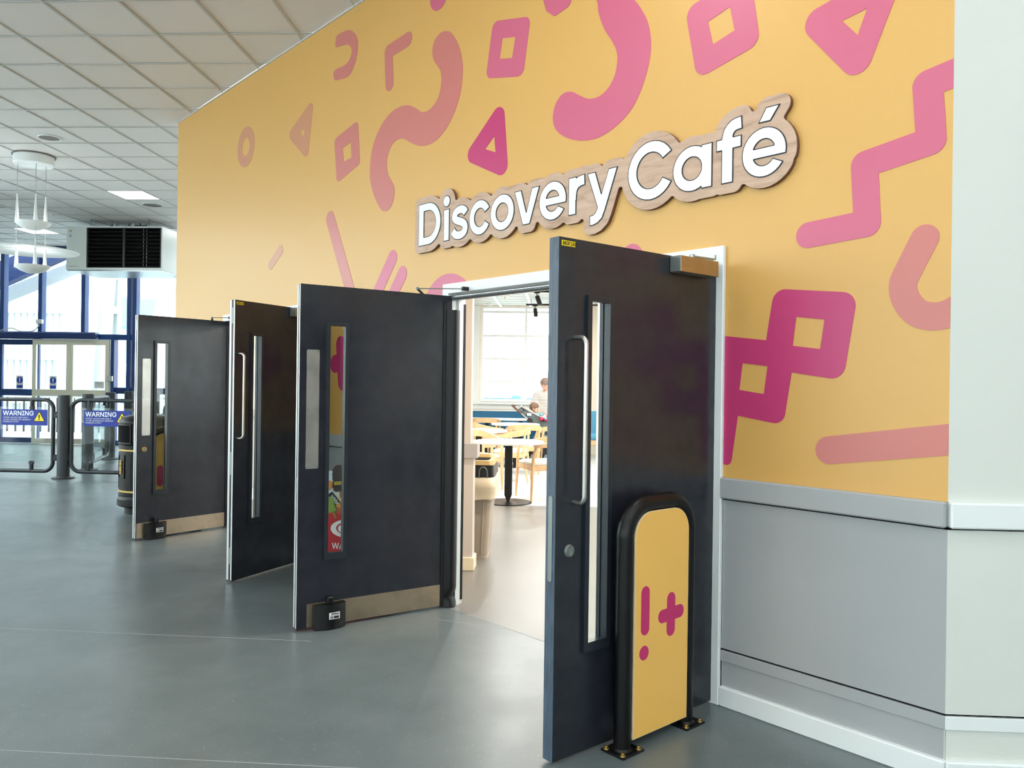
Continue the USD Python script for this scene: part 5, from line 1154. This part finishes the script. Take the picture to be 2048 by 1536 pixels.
# pushchair (x to its front)
pc = thing('pushchair', 'grey pushchair with a brown-gripped handle between the woman and the round table', 'pushchair', (-0.40, 15.55, 0))
shell_o = Polygon([(-0.16, 0.86), (0.16, 0.58), (0.36, 0.62), (0.42, 0.76), (0.34, 0.84), (0.20, 0.82), (0.06, 0.885), (-0.04, 0.945), (-0.10, 0.93)])
part('seat_shell', cat(plate(shell_o, -0.20, -0.185), plate(shell_o, 0.185, 0.20), plate(Polygon([(-0.17, 0.86), (0.155, 0.575), (0.37, 0.615), (0.37, 0.635), (0.17, 0.60), (-0.14, 0.88)]), -0.19, 0.19)), M['stroller_fabric'], pc, 'grey fabric seat')
part('backrest', cat(plate(Polygon([(-0.30, 1.075), (-0.27, 1.09), (0.12, 0.70), (0.08, 0.68)]), -0.175, 0.175)), M['stroller_fabric'], pc)
part('backrest_edge', cat(tube([(-0.30, -0.19, 1.085), (0.06, -0.20, 0.895)], 0.012, 8), tube([(-0.30, 0.19, 1.085), (0.06, 0.20, 0.895)], 0.012, 8)), M['seat_fabric'], pc)
part('folded_hood', flesh([((-0.30, -0.16, 0.99), 0.055, (-0.30, 0.16, 0.99), 0.055), ((-0.22, -0.17, 0.93), 0.06, (-0.22, 0.17, 0.93), 0.06)], step=0.04), M['stroller_fabric'], pc, smooth=True)
for s in (-1, 1):
    part('handle_tube', tube([(-0.42, s * 0.23, 1.06), (-0.20, s * 0.23, 0.87), (0.30, s * 0.23, 0.40), (0.42, s * 0.21, 0.16)], 0.014, 10), M['alu'], pc)
    part('rear_tube', tube([(0.05, s * 0.23, 0.62), (-0.22, s * 0.25, 0.14)], 0.014, 10), M['alu'], pc)
    part('hub_joint', rot(lathe([(0, 0.02), (0.05, 0.02), (0.055, 0), (0.05, -0.02), (0, -0.02)], 20), math.pi / 2, (1, 0, 0)).apply_translation((-0.12, s * 0.235, 0.80)), M['stroller_black'], pc)
part('handle_grip', tube(fillet([(-0.42, -0.23, 1.06), (-0.455, -0.23, 1.09), (-0.455, 0.23, 1.09), (-0.42, 0.23, 1.06)], 0.05), 0.021, 12), M['stroller_grip'], pc, 'brown leather-like handle grip')
part('side_grip', tube([(-0.42, -0.23, 1.06), (-0.28, -0.23, 0.94)], 0.021, 12), M['stroller_grip'], pc)
part('label_patch', box((-0.17, -0.212, 0.90), (-0.09, -0.20, 0.95)), M['sign_white'], pc)
part('basket', cat(plate(Polygon([(-0.20, 0.30), (0.30, 0.30), (0.26, 0.16), (-0.14, 0.16)]), -0.2, 0.2)), M['stroller_black'], pc)
for (x, r) in ((-0.22, 0.115), (0.42, 0.09)):
    for s in (-1, 1):
        w_ = part('wheel', rot(lathe([(r * 0.72, -0.02), (r * 0.92, -0.022), (r, -0.012), (r, 0.012), (r * 0.92, 0.022), (r * 0.72, 0.02), (r * 0.72, -0.02)], 28), math.pi / 2, (1, 0, 0)).apply_translation((x, s * 0.25, r)), M['black_rubber'], pc)
        sp = [cyl((x, s * 0.25, r), (x + r * 0.75 * math.cos(a), s * 0.25, r + r * 0.75 * math.sin(a)), 0.008, 6) for a in np.arange(5) * 2 * math.pi / 5]
        part('spokes', cat(*sp, rot(lathe([(0, -0.025), (0.02, -0.025), (0.02, 0.025), (0, 0.025)], 14), math.pi / 2, (1, 0, 0)).apply_translation((x, s * 0.25, r))), M['closer_grey'], w_)
    part('axle', cyl((x, -0.25, r), (x, 0.25, r), 0.010, 8), M['alu'], pc)
part('bumper_bar', tube(smooth_poly([(0.10, -0.20, 0.80), (0.26, -0.18, 0.84), (0.30, 0, 0.85), (0.26, 0.18, 0.84), (0.10, 0.20, 0.80)], 4, False), 0.014, 10), M['stroller_black'], pc)
toy = thing('hanging_toys', 'small red, teal and white soft toys hung on the pushchair bar', 'toy', (-0.215, 15.325, 0.875))
rng = random.Random(3)
for k in range(15):
    m_ = M[('toy_red', 'toy_teal', 'toy_white')[k % 3]]
    part('soft_ball', trimesh.creation.icosphere(2, rng.uniform(0.026, 0.040)).apply_translation((rng.uniform(-0.10, 0.13), rng.uniform(-0.03, 0.01), rng.uniform(-0.06, 0.075))), m_, toy, smooth=True)
part('ribbon', tube([(-0.13, 0, 0.02), (0, 0.02, 0.035), (0.14, 0, 0.02)], 0.006, 6), M['toy_teal'], toy)

# ------------------------------------------------------------------ the river view behind the cafe window
rv = thing('river', 'pale river water outside the cafe window', 'water', kind=st)
part('water', box((-900, 60, -6.1), (900, 1500, -6)), M['river'], rv)
qr = thing('quay_rail', 'blue quayside rail just outside the cafe window', 'railing', (0, 19.3, 0))
part('top_rail', box((-6, 0, 1.10), (-0.95, 0.06, 1.16)), M['quay_blue'], qr)
part('lifebuoy_box', lathe([(0, 1.09), (0.12, 1.09), (0.13, 1.15), (0.1, 1.22), (0, 1.23)], 18, (-0.99, 0.0, 0)), M['quay_blue'], qr)
part('top_rail', box((-0.75, 0, 1.10), (0.5, 0.06, 1.16)), M['quay_blue'], qr)
for k in range(8): part('baluster', box((-6 + k * 0.9, 0, -0.02), (-5.95 + k * 0.9, 0.05, 1.1)), M['quay_blue'], qr)
rng = random.Random(11)
for k in range(7):
    x = -110 + k * 24 + rng.uniform(-3, 3); h = rng.uniform(9, 19); w_ = rng.uniform(10, 17)
    b = thing('far_building', ['low', 'tall', 'broad', 'narrow', 'squat', 'stepped', 'end'][k] + ' pale building across the river, faint in the cafe window', 'building', (x, 800, -6))
    part('walls', box((0, 0, 0), (w_, 12, h)), M['far_stone'], b)
    part('roof', plate(Polygon([(-0.6, h), (w_ + 0.6, h), (w_ * 0.7, h + 3), (w_ * 0.3, h + 3)]), -0.3, 12.3), M['far_green'], b)
    for i in range(int(w_ // 3.2)):
        for j in range(int(h // 3.6)): part('window', box((0.9 + i * 3.2, -0.2, 1 + j * 3.6), (2.5 + i * 3.2, 0.1, 3 + j * 3.6)), M['far_green'], b)
